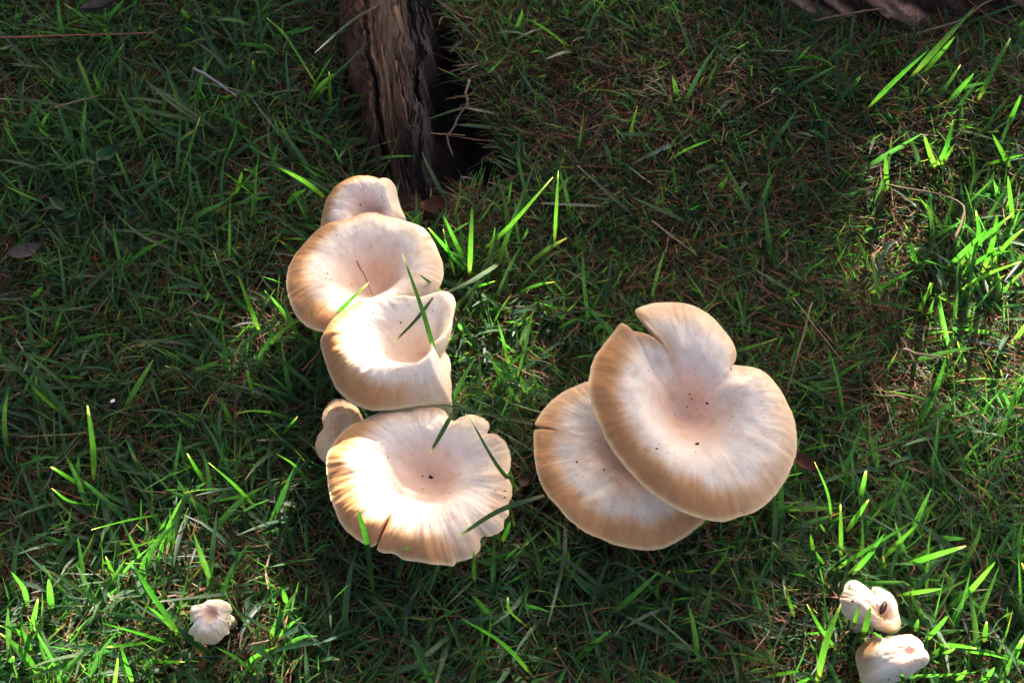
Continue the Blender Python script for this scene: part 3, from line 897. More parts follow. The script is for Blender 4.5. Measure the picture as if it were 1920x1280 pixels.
LAWN = [
 ([(1039, 463), (1047, 320)], 7, .05, 1), ([(1048, 578), (1015, 498)], 7, None, 0), ([(968, 590), (1077, 547)], 11, .03, 0), ([(1015, 595), (1110, 580)], 10, .03, 0), ([(968, 723), (1001, 575)], 7, .05, 0),
 ([(960, 700), (933, 600)], 7, .045, 1), ([(950, 570), (940, 508)], 7, None, 0), ([(905, 612), (894, 548)], 6, None, 0), ([(1216, 430), (1082, 310)], 9, .03, 0), ([(1304, 424), (1186, 370)], 10, .03, 0), ([(1130, 550), (1058, 468)], 10, .03, 0),
 ([(925, 520), (960, 420), (1005, 300)], 9, .05, 0), ([(1160, 388), (1010, 381)], 8, .03, 0), ([(490, 632), (445, 514)], 9, .045, 1), ([(430, 732), (415, 595)], 8, .045, 0), ([(390, 655), (320, 640), (247, 638)], 8, .03, 0), ([(386, 655), (356, 606)], 8, None, 0),
 ([(309, 685), (265, 668), (218, 674)], 6, .02, 0), ([(427, 732), (309, 685)], 8, .025, 0), ([(114, 773), (60, 720), (10, 669)], 9, .04, 0), ([(158, 820), (90, 730), (30, 635)], 9, .045, 0), ([(611, 372), (570, 340), (522, 314)], 10, .05, 1),
 ([(600, 170), (537, 70), (500, 34)], 5, .06, 1), ([(621, 208), (617, 134)], 7, .05, 0), ([(711, 333), (735, 290), (754, 236)], 7, .05, 0), ([(590, 180), (640, 130), (700, 70)], 8, .06, 0), ([(390, 917), (351, 850)], 8, .035, 1),
 ([(484, 957), (440, 910), (391, 867)], 10, .045, 1), ([(205, 947), (134, 941), (97, 915)], 8, .03, 1), ([(336, 1018), (290, 1013), (218, 1041)], 8, .03, 1), ([(487, 1272), (445, 1235), (406, 1213)], 9, .03, 1), ([(514, 1186), (440, 1144)], 10, .035, 0),
 ([(477, 1107), (380, 1118), (286, 1129)], 8, .035, 0), ([(215, 1085), (198, 1043)], 9, .03, 1), ([(299, 1058), (234, 1055)], 8, .02, 1), ([(594, 1051), (615, 1110), (621, 1176)], 9, .03, 0), ([(376, 910), (339, 998), (325, 1062)], 10, .03, 0),
 ([(356, 867), (312, 894), (269, 919)], 8, .03, 1), ([(252, 1241), (346, 1240)], 11, .025, 1), ([(538, 1136), (530, 1103)], 10, .03, 1), ([(595, 925), (555, 875), (518, 850)], 7, .04, 1), ([(1060, 970), (1056, 1051), (1026, 1175)], 9, .03, 0),
 ([(1026, 1072), (969, 1021)], 9, .03, 0), ([(993, 1179), (956, 1146), (952, 1119)], 7, .035, 1), ([(1006, 1275), (942, 1206), (865, 1159)], 10, .04, 1), ([(808, 1166), (770, 1158), (727, 1162)], 9, .025, 1), ([(996, 1236), (1043, 1214)], 9, .025, 0),
 ([(1774, 1230), (1762, 1190)], 9, .03, 0), ([(1278, 1129), (1220, 1150), (1171, 1176)], 9, .03, 0), ([(1107, 1112), (1170, 1085), (1231, 1058)], 9, .03, 0), ([(1211, 1122), (1256, 1070)], 8, .03, 0), ([(775, 1280), (818, 1258)], 9, .025, 1),
 ([(949, 1199), (932, 1256)], 8, .02, 0), ([(1327, 1085), (1355, 1050), (1370, 1018)], 8, .04, 0), ([(1364, 969), (1430, 967)], 7, .04, 0), ([(1626, 554), (1713, 506)], 9, .035, 1), ([(1539, 679), (1600, 668), (1651, 655)], 9, .03, 0),
 ([(1668, 766), (1680, 732), (1717, 709)], 7, .035, 0), ([(1683, 732), (1769, 734)], 7, .025, 0), ([(1571, 195), (1569, 47)], 8, .05, 0), ([(1555, 316), (1547, 218)], 8, .035, 0), ([(1515, 400), (1497, 302)], 9, .04, 0), ([(1663, 363), (1660, 289)], 9, .035, 1),
 ([(1838, 312), (1919, 290)], 8, .03, 1), ([(1898, 322), (1861, 252)], 8, .035, 1), ([(1460, 205), (1505, 158)], 8, None, 0), ([(1478, 178), (1500, 70)], 6, .05, 0), ([(1572, 395), (1617, 328)], 6, None, 0), ([(1888, 240), (1915, 178)], 8, .04, 1),
 ([(1900, 420), (1890, 330)], 8, .045, 1), ([(1740, 560), (1745, 530)], 8, .03, 1), ([(1720, 590), (1750, 530)], 8, .035, 1), ([(560, 782), (625, 780), (695, 770)], 8, .03, 0),
 ([(475, 745), (463, 695)], 7, .03, 1), ([(330, 775), (365, 800)], 7, .03, 0), ([(438, 810), (415, 747)], 8, .03, 0), ([(388, 795), (333, 770)], 6, .025, 1), ([(372, 812), (332, 782)], 6, .025, 1), ([(1000, 960), (958, 936)], 7, .03, 0), ([(964, 988), (955, 935)], 8, .04, 0),
 ([(1545, 1060), (1530, 1035)], 8, .03, 1), ([(1525, 1038), (1520, 1002)], 8, .03, 1), ([(1715, 1185), (1722, 1160)], 8, .04, 1), ([(1690, 1285), (1692, 1262)], 11, .04, 1), ([(1840, 1285), (1865, 1250)], 9, .03, 1), ([(1790, 1285), (1812, 1255)], 9, .03, 1),
 ([(1845, 1205), (1850, 1165)], 9, .035, 1), ([(1600, 1175), (1611, 1132)], 7, .05, 1), ([(1664, 1185), (1657, 1152)], 7, .05, 0), ([(246, 245), (234, 160)], 8, .045, 0), ([(153, 400), (135, 270)], 8, .05, 0), ([(455, 260), (483, 155)], 7, .05, 0),
 ([(425, 260), (330, 200), (280, 160)], 8, .04, 0), ([(440, 265), (290, 165)], 7, .04, 0), ([(330, 360), (375, 220)], 8, .05, 0), ([(185, 225), (100, 195), (0, 185)], 8, .04, 0), ([(110, 335), (50, 310), (0, 300)], 8, .03, 0), ([(522, 350), (520, 240)], 7, .05, 0),
 ([(430, 500), (432, 370)], 9, .05, 0), ([(470, 430), (476, 360)], 7, .04, 0), ([(410, 560), (370, 440), (335, 428)], 8, .05, 0), ([(360, 480), (270, 445), (218, 402)], 9, .04, 0), ([(500, 600), (440, 560), (400, 470)], 8, .05, 0), ([(720, 5), (660, 40), (590, 100)], 8, .09, 0),
]


def add_lit(P, r=.0055):
    for k in (5, 7):
        litw(P[k], r, 1.0)


for lab, bl in TUFTS.items():
    root = None
    for (pts, w, h, lt) in bl:
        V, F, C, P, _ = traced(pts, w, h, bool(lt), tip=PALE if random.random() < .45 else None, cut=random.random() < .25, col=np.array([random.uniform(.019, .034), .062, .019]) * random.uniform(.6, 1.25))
        if root is None:
            root = obj("grass_tuft", None, label=lab, cat="grass tuft", loc=P[0]); base0 = P[0].copy()
        obj("blade", mesh("blade", V.reshape(-1, 3) - base0, F, {"tint": C.reshape(-1, 3)}), M_grass, root)
        if lt: add_lit(P)
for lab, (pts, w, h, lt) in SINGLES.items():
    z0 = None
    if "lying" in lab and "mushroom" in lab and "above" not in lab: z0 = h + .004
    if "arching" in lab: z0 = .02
    V, F, C, P, _ = traced(pts, w, h, bool(lt), z0=z0, col=None if lt else SHADE_GREEN, tip=PALE, cut="cut" in lab or "ragged" in lab)
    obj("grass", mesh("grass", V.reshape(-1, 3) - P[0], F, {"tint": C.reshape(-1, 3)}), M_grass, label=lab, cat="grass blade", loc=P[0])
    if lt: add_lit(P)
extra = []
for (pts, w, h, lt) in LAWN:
    V, F, C, P, _ = traced(pts, w, h, bool(lt), col=None if lt else np.array(SHADE_GREEN) * random.uniform(.8, 1.5), tip=PALE if random.random() < .3 else None)
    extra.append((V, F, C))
    if lt: add_lit(P)
gl = collect(g + g2, "grass", M_grass, "dense mown lawn grass around the mushrooms", "grass")
tl = collect([th, th2], "thatch", M_straw, "dry brown thatch and clippings between the grass blades", "thatch")
collect(extra, "grass", M_grass, "longer grass blades standing out of the mown lawn", "grass", clear=False)

# ------------------------------------------------------------------ weathered root
n_v, n_u = 430, 120
tv = np.linspace(0, 1, n_v) ** 1.7
cl0 = spline(ROOT_PATH, 400)
cl = np.stack([np.interp(tv, np.linspace(0, 1, 400), cl0[:, j]) for j in range(3)], -1)
wd = np.interp(tv, np.linspace(0, 1, len(ROOT_W)), ROOT_W)
ht = np.interp(tv, [0, .05, .14, .3, .6, 1], [.002, .014, .026, .036, .05, .12])
Tn = np.gradient(cl[:, :2], axis=0); Tn /= np.linalg.norm(Tn, axis=1)[:, None]
Nn = np.stack([Tn[:, 1], -Tn[:, 0]], -1)            # to the right
arc = np.concatenate([[0], np.cumsum(np.linalg.norm(np.diff(cl[:, :2], axis=0), axis=1))])
u = np.linspace(-1, 1, n_u)
UU, VV = np.meshgrid(u, arc, indexing='ij')
wob = .40 * (fbm(VV * 16, UU * 1.2, 71, 3) - .5)
uw = UU + wob
prof = np.clip(1 - np.abs(UU) ** 2.4, 0, 1) ** .6
ridge = fbm(uw * 5, VV * 16, 72, 4) - .5
steps = np.floor(fbm(uw * 4, VV * 22, 79, 3) * 9) / 9 - .5                  # plates where the wood has broken away
fine = fbm(uw * 30, VV * 55, 73, 4) - .5
crk = fbm(uw * 9, VV * 14, 74, 3)
crack = np.exp(-((crk - .5) / .016) ** 2) * sstep(.35, .6, fbm(UU * 4, VV * 30, 80, 2))
groove = -np.exp(-((uw + .42) / .07) ** 2) * .010 - np.exp(-((uw - .48) / .09) ** 2) * .005
ue = np.sign(UU) * 3.0
edge = 1 + .55 * (fbm(VV * 34, ue, 75, 4) - .5) + .25 * (fbm(VV * 140, ue, 81, 2) - .5)
Zr = ht[None] * prof * (1 + .35 * ridge) + (.016 * ridge + .016 * steps) * prof + .005 * fine + groove - .0035 * crack - .024 * sstep(.7, 1, np.abs(UU)) - .010
Xr = cl[None, :, 0] + UU * edge * wd[None] * Nn[None, :, 0]
Yr = cl[None, :, 1] + UU * edge * wd[None] * Nn[None, :, 1]
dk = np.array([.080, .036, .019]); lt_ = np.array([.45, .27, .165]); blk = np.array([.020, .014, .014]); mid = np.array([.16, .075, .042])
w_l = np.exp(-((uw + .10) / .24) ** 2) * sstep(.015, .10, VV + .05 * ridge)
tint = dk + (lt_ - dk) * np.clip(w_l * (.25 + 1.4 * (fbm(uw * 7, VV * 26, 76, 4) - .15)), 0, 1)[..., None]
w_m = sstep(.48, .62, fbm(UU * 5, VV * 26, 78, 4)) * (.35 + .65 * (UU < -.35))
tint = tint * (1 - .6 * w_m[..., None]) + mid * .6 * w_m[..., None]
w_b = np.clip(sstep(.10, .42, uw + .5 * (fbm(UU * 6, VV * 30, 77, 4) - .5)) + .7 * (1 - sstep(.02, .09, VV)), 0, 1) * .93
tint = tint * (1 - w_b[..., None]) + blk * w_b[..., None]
w_c = np.clip(.7 * np.exp(-((uw + .42) / .08) ** 2) + .85 * crack, 0, 1)
tint = tint * (1 - w_c[..., None]) + blk * w_c[..., None]
polr = np.stack([uw * wd[None] * 420, VV * 95, Zr * 150], -1)
droot = obj("tree_root", None, label="weathered brown root with split grain running down to a dark hollow", cat="root", loc=cl[60])
RV = np.stack([Xr, Yr, Zr], -1)
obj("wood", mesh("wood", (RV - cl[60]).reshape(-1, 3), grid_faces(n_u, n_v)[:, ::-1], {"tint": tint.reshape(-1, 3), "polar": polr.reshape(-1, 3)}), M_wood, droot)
for k, (px, py, r) in enumerate([(850, 330, .012), (885, 345, .010), (815, 350, .010), (925, 322, .009), (868, 300, .011), (800, 372, .009), (905, 290, .008)]):
    c0 = at(px, py, 0); c0[2] = ground_z(c0[0], c0[1]) + r * .1
    th0 = np.linspace(.02, math.pi - .02, 22)[:, None]; ph0 = np.arange(30)[None] * 2 * math.pi / 30
    d0 = np.stack([np.sin(th0) * np.cos(ph0), np.sin(th0) * np.sin(ph0), np.cos(th0) + 0 * ph0], -1)
    rr0 = r * (1 + .9 * (fbm(d0[..., 0] * 2.2 + k * 5 + 9, d0[..., 1] * 2.2 + d0[..., 2] * 1.7 + 9, 90 + k, 4) - .5))
    LV = d0 * rr0[..., None] * np.array([1.5, .9, .6])
    obj("charred_lump", mesh("charred_lump", LV.transpose(1, 0, 2).reshape(-1, 3) + c0 - cl[60], grid_faces(30, 22, True),
        {"tint": np.broadcast_to(np.array([[.035, .02, .016], [.05, .026, .018], [.02, .015, .015]][k % 3]), (660, 3)), "polar": LV.transpose(1, 0, 2).reshape(-1, 3) * 300}), M_wood, droot)
for k in range(34):                                   # splinters lifting off the wood
    iu, iv = random.randrange(18, 104), random.randrange(15, 210)
    p0 = RV[iu, iv]; j = min(iv + random.randrange(6, 26), n_v - 1)
    p1 = RV[iu, j] + np.array([random.uniform(-.003, .003), 0, random.uniform(.001, .004)])
    sv, sf = tube(np.linspace(p0, p1, 4) - cl[60], np.array([.0012, .0011, .0008, .0003]) * random.uniform(.5, 1.3), 5, .4)
    obj("splinter", mesh("splinter", sv, sf, {"tint": np.broadcast_to(tint[iu, iv] * 1.3, (len(sv), 3)), "polar": sv * 300}), M_wood, droot)


# ------------------------------------------------------------------ bark-covered root at the top right and the tree behind
def bark_tube(path, rad, nv, nu, seed, amp, cell, c_lo, c_hi, squash=1.0):
    P = spline(path, nv); R = np.interp(np.linspace(0, 1, nv), np.linspace(0, 1, len(rad)), rad)
    T = np.gradient(P, axis=0); T /= np.linalg.norm(T, axis=1)[:, None]
    ref = np.array([0, 0, 1.0]) if abs(T[:, 2]).mean() < .7 else np.array([0, 1.0, 0])
    A = np.cross(T, ref); A /= np.linalg.norm(A, axis=1)[:, None]; B = np.cross(A, T)
    th = np.arange(nu) * 2 * math.pi / nu
    arc = np.concatenate([[0], np.cumsum(np.linalg.norm(np.diff(P, axis=0), axis=1))])
    X = np.cos(th)[:, None] * R.mean(); Y = np.sin(th)[:, None] * R.mean()
    s = fbm((X + .6 * Y) / cell + seed, arc[None] / cell * .6 + Y / cell, seed, 4)
    plate = .7 * sstep(.42, .46, s) + .45 * sstep(.52, .55, s) + .5 * (fbm(X / cell * 4, arc[None] / cell * 4 + Y / cell * 4, seed + 1, 3) - .5)
    rr = R[None] * (1 + .15 * (fbm(X * 20, arc[None] * 12 + Y * 20, seed + 2, 2) - .5)) + amp * (plate - .5)
    V = P[None] + rr[..., None] * (np.cos(th)[:, None, None] * A[None] + squash * np.sin(th)[:, None, None] * B[None])
    w = np.clip(plate, 0, 1)[..., None]
    tint = np.array(c_lo) * (1 - w) + np.array(c_hi) * w
    return mesh("bark", V.reshape(-1, 3), grid_faces(nu, nv, True), {"tint": tint.reshape(-1, 3)})


obj("tree_root", bark_tube(BARK_PATH + np.array([0, 0, .006]), BARK_R, 330, 200, 31, .008, .013, (.05, .02, .013), (.46, .25, .17), 1.0), M_bark,
    label="thick root covered in rough pinkish flaking bark at the top right edge", cat="root")

tree = obj("tree", None, label="tree standing beyond the top edge, its crown shading the lawn", cat="tree", loc=(-.11, .95, 0))
tp = np.array([[0, 0, -.05], [0, 0, .3], [.02, .03, .8], [.03, .06, 1.6], [.05, .1, 2.8], [.06, .15, 4.0]])
obj("trunk", bark_tube(tp, np.array([.19, .15, .135, .125, .10, .05]), 160, 90, 45, .012, .05, (.05, .032, .026), (.20, .14, .11)), M_bark, tree)

# --- sunlight openings cut into the unseen crown
for px, py, z, r, p in [
    (1875, 475, .035, 165, 1.0), (1910, 330, .03, 80, .8), (1790, 120, .05, 45, .8), (1870, 110, .05, 50, .9), (1900, 620, .03, 70, .55), (1880, 740, .03, 60, .35), (1900, 870, .03, 60, .4),
    (1640, 960, .04, 80, .5), (1750, 1010, .04, 90, .6), (1860, 1000, .04, 80, .6), (1870, 1130, .04, 90, .7), (1790, 1200, .04, 80, .85), (1550, 1230, .04, 60, .6), (1690, 1290, .03, 80, .6), (1860, 1270, .04, 90, .7),
    (1695, 1218, .042, 52, 1),
    (60, 1120, .04, 110, .6), (40, 1250, .04, 100, .75), (170, 1230, .04, 80, .6), (250, 1090, .04, 70, .5), (200, 960, .04, 70, .4), (330, 880, .04, 70, .45), (430, 1230, .04, 60, .45), (300, 1260, .04, 70, .5),
    (880, 420, .045, 62, 1), (815, 430, .045, 40, 1), (1000, 375, .05, 55, 1), (885, 480, .03, 40, .9), (1045, 350, .045, 22, 1), (950, 420, .045, 30, .9), (470, 560, .04, 26, 1), (580, 345, .045, 26, 1), (575, 630, .04, 30, 1), (1520, 1010, .04, 30, .8), (1340, 1050, .04, 22, .8), (760, 1045, .045, 22, 1), (680, 985, .06, 20, 1), (890, 1050, .045, 20, 1), (950, 1000, .04, 22, 1), (800, 1060, .04, 16, 1), (770, 1162, .03, 40, .9), (960, 1140, .035, 22, 1), (1700, 130, .05, 40, .9), (1745, 280, .035, 34, 1), (1780, 180, .035, 30, 1), (1690, 520, .035, 26, 1), (1800, 60, .055, 40, 1), (1870, 130, .045, 40, 1),
    (655, 612, .065, 30, 1), (632, 668, .065, 26, 1), (675, 712, .067, 24, 1), (735, 728, .069, 20, 1), (800, 722, .07, 20, 1),
    (645, 820, .055, 20, 1), (643, 880, .055, 20, 1), (698, 928, .05, 20, 1), (738, 970, .05, 20, 1), (700, 785, .055, 16, .8), (770, 778, .055, 18, .9), (660, 960, .05, 28, .8), (745, 1000, .05, 30, .8),
    (1112, 740, .07, 26, .9), (1125, 790, .07, 22, .9), (1012, 850, .045, 22, .9), (1020, 890, .045, 20, .8), (1700, 700, .03, 50, .4)]:
    litpx(px, py, z, r, p)
LW = np.array(LIT)
DARKS = []  # spots where crown leaves are always kept to hold shade
for px, py, z, r in [(675, 480, .05, 108), (770, 640, .04, 85), (840, 620, .055, 50), (768, 640, .055, 72), (755, 610, .06, 50), (708, 815, .045, 46), (760, 860, .04, 70), (735, 900, .035, 40), (590, 520, .055, 60), (680, 375, .045, 90), (880, 880, .055, 110), (800, 1020, .045, 60), (850, 780, .05, 60), (1330, 770, .07, 185), (1190, 930, .04, 120), (1230, 620, .07, 90),
                     (1632, 1132, .035, 66), (395, 1165, .025, 60), (640, 810, .03, 36), (1310, 290, .03, 240), (1250, 100, .03, 250), (250, 250, .03, 350), (200, 560, .03, 200), (450, 700, .03, 130)]:
    P_ = at(px, py, z); g_ = P_ - SUN * ((z - .03) / SUN[2]); DARKS.append((g_[0], g_[1], r / 3400))

# unseen crown leaves, dropped or kept to shape where sun and shade fall
NL = 80000
lx = rng.uniform(-1.0, 1.0, NL); ly = rng.uniform(-.75, 1.1, NL)
keep = np.ones(NL, bool); near = np.full(NL, 9.)
for x0, y0, r, p in LW:
    dd = np.hypot(lx - x0, ly - y0) - r
    near = np.minimum(near, dd)
    keep &= ~((dd < .007) & (rng.uniform(0, 1, NL) < p))
for x0, y0, r in DARKS:
    ins = np.hypot(lx - x0, ly - y0) < r
    keep |= ins; near[ins] = .012
lx, ly, near = lx[keep], ly[keep], near[keep]; NL = len(lx)
big = 1 + 1.2 * sstep(.02, .05, near)
tt = rng.uniform(1.75, 3.0, NL)
LP = np.stack([lx, ly, np.full(NL, .03)], -1) + SUN * tt[:, None]
cols = pick(np.array([[.035, .07, .02], [.05, .09, .025], [.03, .06, .025]]), NL)
la = rng.uniform(0, 6.283, NL)
LP[:, 0] -= np.cos(la) * .009 * big; LP[:, 1] -= np.sin(la) * .009 * big
Vc, Fc, Cc = blade_mesh(LP - np.array([-.11, .95, 0]), la, rng.uniform(-1.0, .8, NL), rng.uniform(0, .6, NL), rng.uniform(.016, .026, NL) * big, rng.uniform(.010, .015, NL) * big, rng.normal(0, .8, NL), cols, cols, 2, 2, 0, .5)
# unseen leaf mass added by the trunk to darken the upper left
N2 = 18000
LP2 = np.stack([rng.uniform(-1.1, -.12, N2), rng.uniform(.22, 1.2, N2), rng.uniform(.46, 1.2, N2)], -1)
LP2[:, 2] += .35 * np.clip(LP2[:, 0] + .5, 0, 1)
c2 = pick(np.array([[.035, .07, .02], [.05, .09, .025], [.03, .06, .025]]), N2)
V2, F2_, C2 = blade_mesh(LP2 - np.array([-.11, .95, 0]), rng.uniform(0, 6.283, N2), rng.uniform(-.6, .6, N2), rng.uniform(0, .6, N2), rng.uniform(.03, .05, N2), rng.uniform(.015, .024, N2), rng.normal(0, .6, N2), c2, c2, 2, 2, 0, .5)
nv_ = Vc.size // 3
Vc = np.concatenate([Vc.reshape(-1, 3), V2.reshape(-1, 3)]); Fc = np.concatenate([Fc, F2_ + nv_]); Cc = np.concatenate([np.asarray(Cc).reshape(-1, 3), np.asarray(C2).reshape(-1, 3)])
crown = obj("crown", mesh("crown", Vc.reshape(-1, 3), Fc, {"tint": np.asarray(Cc).reshape(-1, 3)}), M_canopy, tree, kind="stuff")
# limbs carrying that foliage
lc = np.array([0, .15, .03]) + SUN * 2.4 - np.array([-.11, .95, 0])
for k in range(7):
    tgt = lc + np.array([random.uniform(-.9, .9), random.uniform(-.3, .5), random.uniform(-.3, .5)])
    st = np.array([.03, .06, 1.0 + .12 * k])
    midp = (st + tgt) / 2 + np.array([0, 0, .12])
    tb, tf = tube(spline([st, midp, tgt], 14), np.linspace(.022, .004, 14), 7)
    obj("limb", mesh("limb", tb, tf, {"tint": np.broadcast_to(np.array([.12, .085, .06]), (len(tb), 3))}), M_bark, tree)


# ------------------------------------------------------------------ small litter
def strip(name, pts, wpx, z, label, cat, mat, sides=6, taper=.5, squash=.7):
    q = spline(pts, 12); zz = np.interp(np.linspace(0, 1, 12), np.linspace(0, 1, len(z)), z)
    P = unproj(q, zz)
    r = wpx / 2 * np.linalg.norm(P.mean(0) - cam_loc) / FPX
    P = P + np.stack([vnoise(np.arange(12) * .9, 3.1, len(label)) - .5, vnoise(np.arange(12) * .9, 7.7, len(label)) - .5, np.zeros(12)], -1) * r * 1.2
    V, F = tube(P - P[0], r * np.linspace(1, taper, 12), sides, squash)
    return obj(name, mesh(name, V, F), mat, label=label, cat=cat, loc=P[0])


M_red = simple("red_needle", (.22, .05, .03), (.34, .10, .06), 300, .6)
M_grey = simple("grey_twig", (.16, .13, .13), (.30, .26, .26), 300, .8)
M_straw2 = simple("tan_straw", (.13, .08, .05), (.25, .165, .105), 300, .75)
strip("pine_needle", [(-10, 72), (120, 67), (290, 62)], 4, [.035, .035, .03], "long thin red needle lying across the upper left grass", "needle", M_red)
strip("dry_twig", [(365, 128), (400, 150), (444, 180)], 7, [.03, .03, .028], "short grey twig lying in the dark upper left grass", "twig", M_grey)
strip("dry_straw", [(100, 203), (140, 192), (182, 180)], 6, [.03, .03, .03], "short tan straw left of the grey twig", "straw", M_straw2)
strip("dry_twig", [(756, 561), (800, 552), (838, 541)], 5, [.058, .060, .056], "thin brown stem wedged between the round and kidney-shaped mushrooms", "stem", M_twig)
strip("dry_twig", [(668, 488), (685, 520), (698, 552)], 4, [.056, .05, .044], "thin brown stem lying in the hollow of the round white mushroom", "stem", M_twig)
strip("root_strand", [(882, 150), (873, 172), (878, 196), (860, 216), (851, 240), (838, 256), (848, 292)], 5, [.02, .018, .012, .008, .004], "pale dead runner hanging over the dark hollow", "root strand", M_straw2, taper=.7)  # dry root strand dangling over the hollow
strip("dry_straw", [(806, 250), (840, 252), (872, 254)], 4, [.01, .011, .012], "thin straw laid across the dark hollow", "straw", M_straw2)
strip("dry_straw", [(863, 333), (875, 333), (887, 335)], 6, [-.005, -.005, -.005], "short whitish straw at the bottom of the hollow", "straw", M_grey)
strip("dry_straw", [(916, 342), (935, 348), (957, 355)], 4, [.01, .01, .01], "thin straw at the right foot of the hollow", "straw", M_straw2)
strip("dry_straw", [(1488, 558), (1530, 615), (1585, 682)], 4, [.03, .03, .025], "long bent pale straw right of the largest mushroom", "straw", M_straw2)
strip("dry_straw", [(1522, 568), (1500, 650), (1474, 740)], 3, [.03, .03, .026], "straight upright straw crossing the bent one", "straw", M_straw2)
strip("dry_straw", [(1693, 655), (1730, 665), (1768, 671)], 8, [.028, .03, .028], "flat tan straw in the grass at middle right", "straw", M_straw2)
strip("dry_straw", [(1222, 414), (1265, 447), (1306, 476)], 5, [.03, .03, .03], "thin pale straw above the largest mushroom", "straw", M_straw2)
strip("dry_straw", [(1520, 40), (1590, 26), (1660, 16)], 7, [.03, .035, .035], "pale straw lying along the foot of the bark-covered root", "straw", M_straw2)
strip("dry_straw", [(1720, 62), (1800, 38), (1840, 10), (1880, -10)], 6, [.03, .035, .04, .04], "curved tan straw at the right end of the bark-covered root", "straw", M_straw2)
strip("dry_straw", [(567, 694), (585, 675), (603, 655)], 5, [.02, .025, .03], "reddish straw poking out left of the kidney-shaped mushroom", "straw", M_red)
strip("dry_straw", [(464, 1220), (470, 1208), (503, 1200)], 7, [.02, .022, .02], "bent pinkish straw below the tiny crumpled mushroom", "straw", M_straw2)
strip("dry_straw", [(1790, 455), (1800, 380), (1660, 345)], 6, [.03, .035, .03], "tan straw running along the lower edge of the sunny right patch", "straw", M_straw2)


def leaf(name, cx_, cy_, lpx, wpx, ang, z, label, cat, mat, curl=.3, parent=None, label_only=True):
    n, m = 9, 5
    c = at(cx_, cy_, z); k = np.linalg.norm(c - cam_loc) / FPX
    L, Wd = lpx * k, wpx * k
    t = np.linspace(0, 1, n)[:, None]; s = np.linspace(-1, 1, m)[None]
    w = Wd / 2 * np.sin(math.pi * np.clip(t * .96 + .02, 0, 1)) ** .7
    X = (t - .5) * L + 0 * s; Y = s * w
    Zl = curl * Wd * (s ** 2 * .7 + (t - .5) ** 2 * 1.4 - .3) + .0012 * (vnoise(t * 6, s * 3, int(cx_)) - .5)
    ca, sa = math.cos(ang * D2R), math.sin(ang * D2R)
    V = np.stack([X * ca - Y * sa, X * sa + Y * ca, Zl], -1).reshape(-1, 3)
    V = np.concatenate([V, V - np.array([0, 0, .0006])])
    f = grid_faces(n, m)
    F = np.concatenate([f, (f + n * m)[:, ::-1]])
    return V, F, c


def dead_leaf(*a, mat=None, **kw):
    V, F, c = leaf("x", *a, **kw, mat=mat)
    return V, F, c


M_dead1 = simple("grey_dead_leaf", (.045, .035, .03), (.10, .078, .068), 160, .8, .4)
M_dead2 = simple("red_brown_dead_leaf", (.05, .018, .012), (.13, .05, .028), 200, .8, .5)
M_dead3 = simple("dark_dead_leaf", (.04, .018, .015), (.09, .04, .03), 200, .6, .4)
for nm, cx_, cy_, l, w, an, z, lab, mt, cu in [
    ("dead_leaf", 190, 8, 70, 30, 40, .035, "curled greyish dead leaf at the top edge of the dark grass", M_dead1, .5),
    ("dead_leaf", 48, 472, 60, 32, 20, .018, "dull pinkish dead leaf half buried at the left edge", M_dead1, .3),
    ("dead_leaf", 1509, 868, 56, 26, -40, .022, "reddish brown dead leaf beside the right rim of the largest mushroom", M_dead2, .5),
    ("dead_leaf", 985, 900, 34, 26, 60, .014, "dark wine-brown dead leaf between the left row and the right pair of mushrooms", M_dead3, .4),
    ("bark_chip", 1812, 112, 62, 40, -20, .014, "dark reddish bark chip below the right end of the bark-covered root", M_dead2, .4),
    ("bark_chip", 812, 393, 52, 40, 30, .014, "crumbling brown bark chip right of the small hooded mushroom", M_dead2, .5),
]:
    V, F, c = leaf(nm, cx_, cy_, l, w, an, z, lab, "leaf", mt, cu)
    if nm == "bark_chip":
        V[: len(V) // 2, 2] += .003 * vnoise(V[: len(V) // 2, 0] * 400, V[: len(V) // 2, 1] * 400, 4)
        V[len(V) // 2:, 2] -= .004
    obj(nm, mesh(nm, V, F), mt, label=lab, cat="dead leaf" if nm == "dead_leaf" else "bark chip", loc=c)

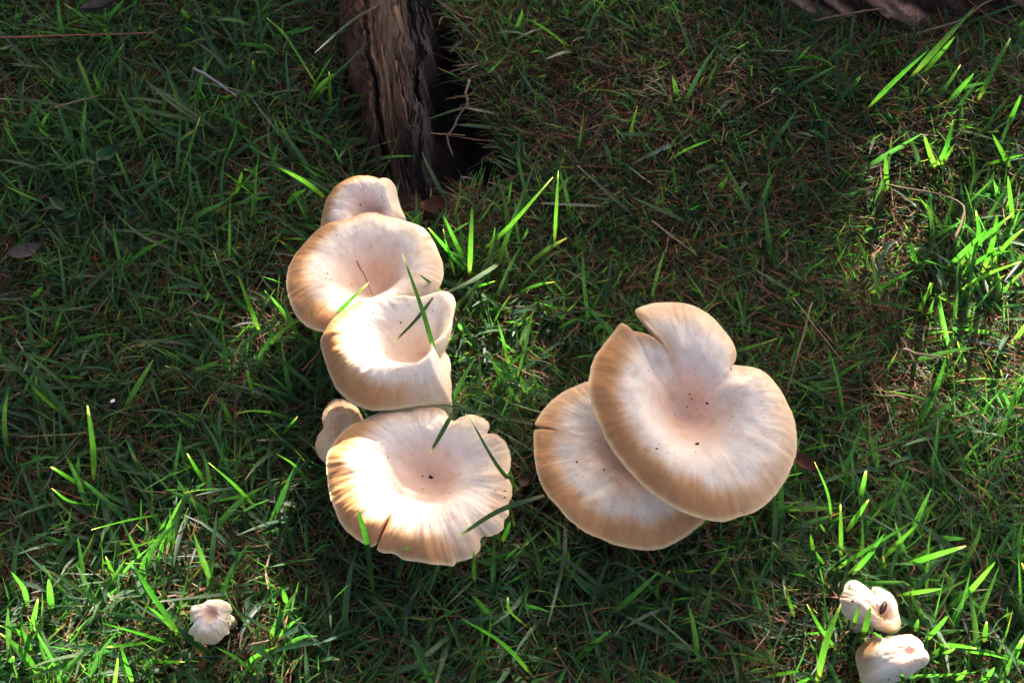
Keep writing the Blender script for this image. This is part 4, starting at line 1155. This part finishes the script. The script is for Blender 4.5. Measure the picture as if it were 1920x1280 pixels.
# seedlings
M_seedl, nt_, p_ = new_mat("seedling_leaf")
p_.inputs["Base Color"].default_value = (.012, .045, .013, 1); p_.inputs["Roughness"].default_value = .6; p_.inputs["Specular IOR Level"].default_value = .2
for lab, px, py, lv in [
    ("small broad-leaved seedling in the dark grass at upper left", 190, 310, [(200, 290, 44, 30, 60, .04), (178, 300, 36, 22, 150, .036), (198, 318, 36, 26, -60, .034)]),
    ("little seedling with pointed leaves at the left, below the broad-leaved one", 122, 400, [(108, 382, 44, 18, 135, .036), (130, 402, 34, 18, 20, .034), (118, 415, 34, 14, 190, .032), (138, 412, 30, 14, -40, .03)])]:
    b = at(px, py, .0)
    r_ = obj("seedling", None, label=lab, cat="seedling", loc=b)
    for (lx_, ly_, l, w, an, z) in lv:
        V, F, c = leaf("leaf", lx_, ly_, l, w, an, z, "", "", None, .25)
        obj("leaf", mesh("leaf", V + c - b, F), M_seedl, r_)
    sv, sf = tube(np.array([[0, 0, -.005], [.001, 0, .015], [.0, .002, .033]]), .0007, 6)
    obj("stem", mesh("stem", sv, sf), M_seedl, r_)

# dark seed on the split mushroom
c = at(1656, 1139, .041)
th_ = np.linspace(0, math.pi, 9)[:, None]; ph_ = np.arange(10)[None] * 2 * math.pi / 10
E = np.stack([np.cos(th_) + 0 * ph_, .42 * np.sin(th_) * np.cos(ph_), .42 * np.sin(th_) * np.sin(ph_)], -1) * .0034
ca, sa = math.cos(60 * D2R), math.sin(60 * D2R)
E = np.stack([E[..., 0] * ca - E[..., 1] * sa, E[..., 0] * sa + E[..., 1] * ca, E[..., 2]], -1)
obj("seed", mesh("seed", E.transpose(1, 0, 2).reshape(-1, 3), grid_faces(10, 9, True)), M_seed, label="dark brown oval seed resting on the small split mushroom", cat="seed", loc=c)
# white fleck
obj("petal", mesh("petal", np.array([[0, 0, 0], [.0015, .0005, .0005], [.001, .002, .0007], [-.0005, .0015, .0005], [-.001, .0005, .0003]]), np.array([[0, 1, 2, 3, 4]])), simple("white_petal", (.7, .68, .62), (.8, .78, .74), 300),
    label="tiny white petal in the dark grass at left", cat="petal", loc=at(210, 755, .03))
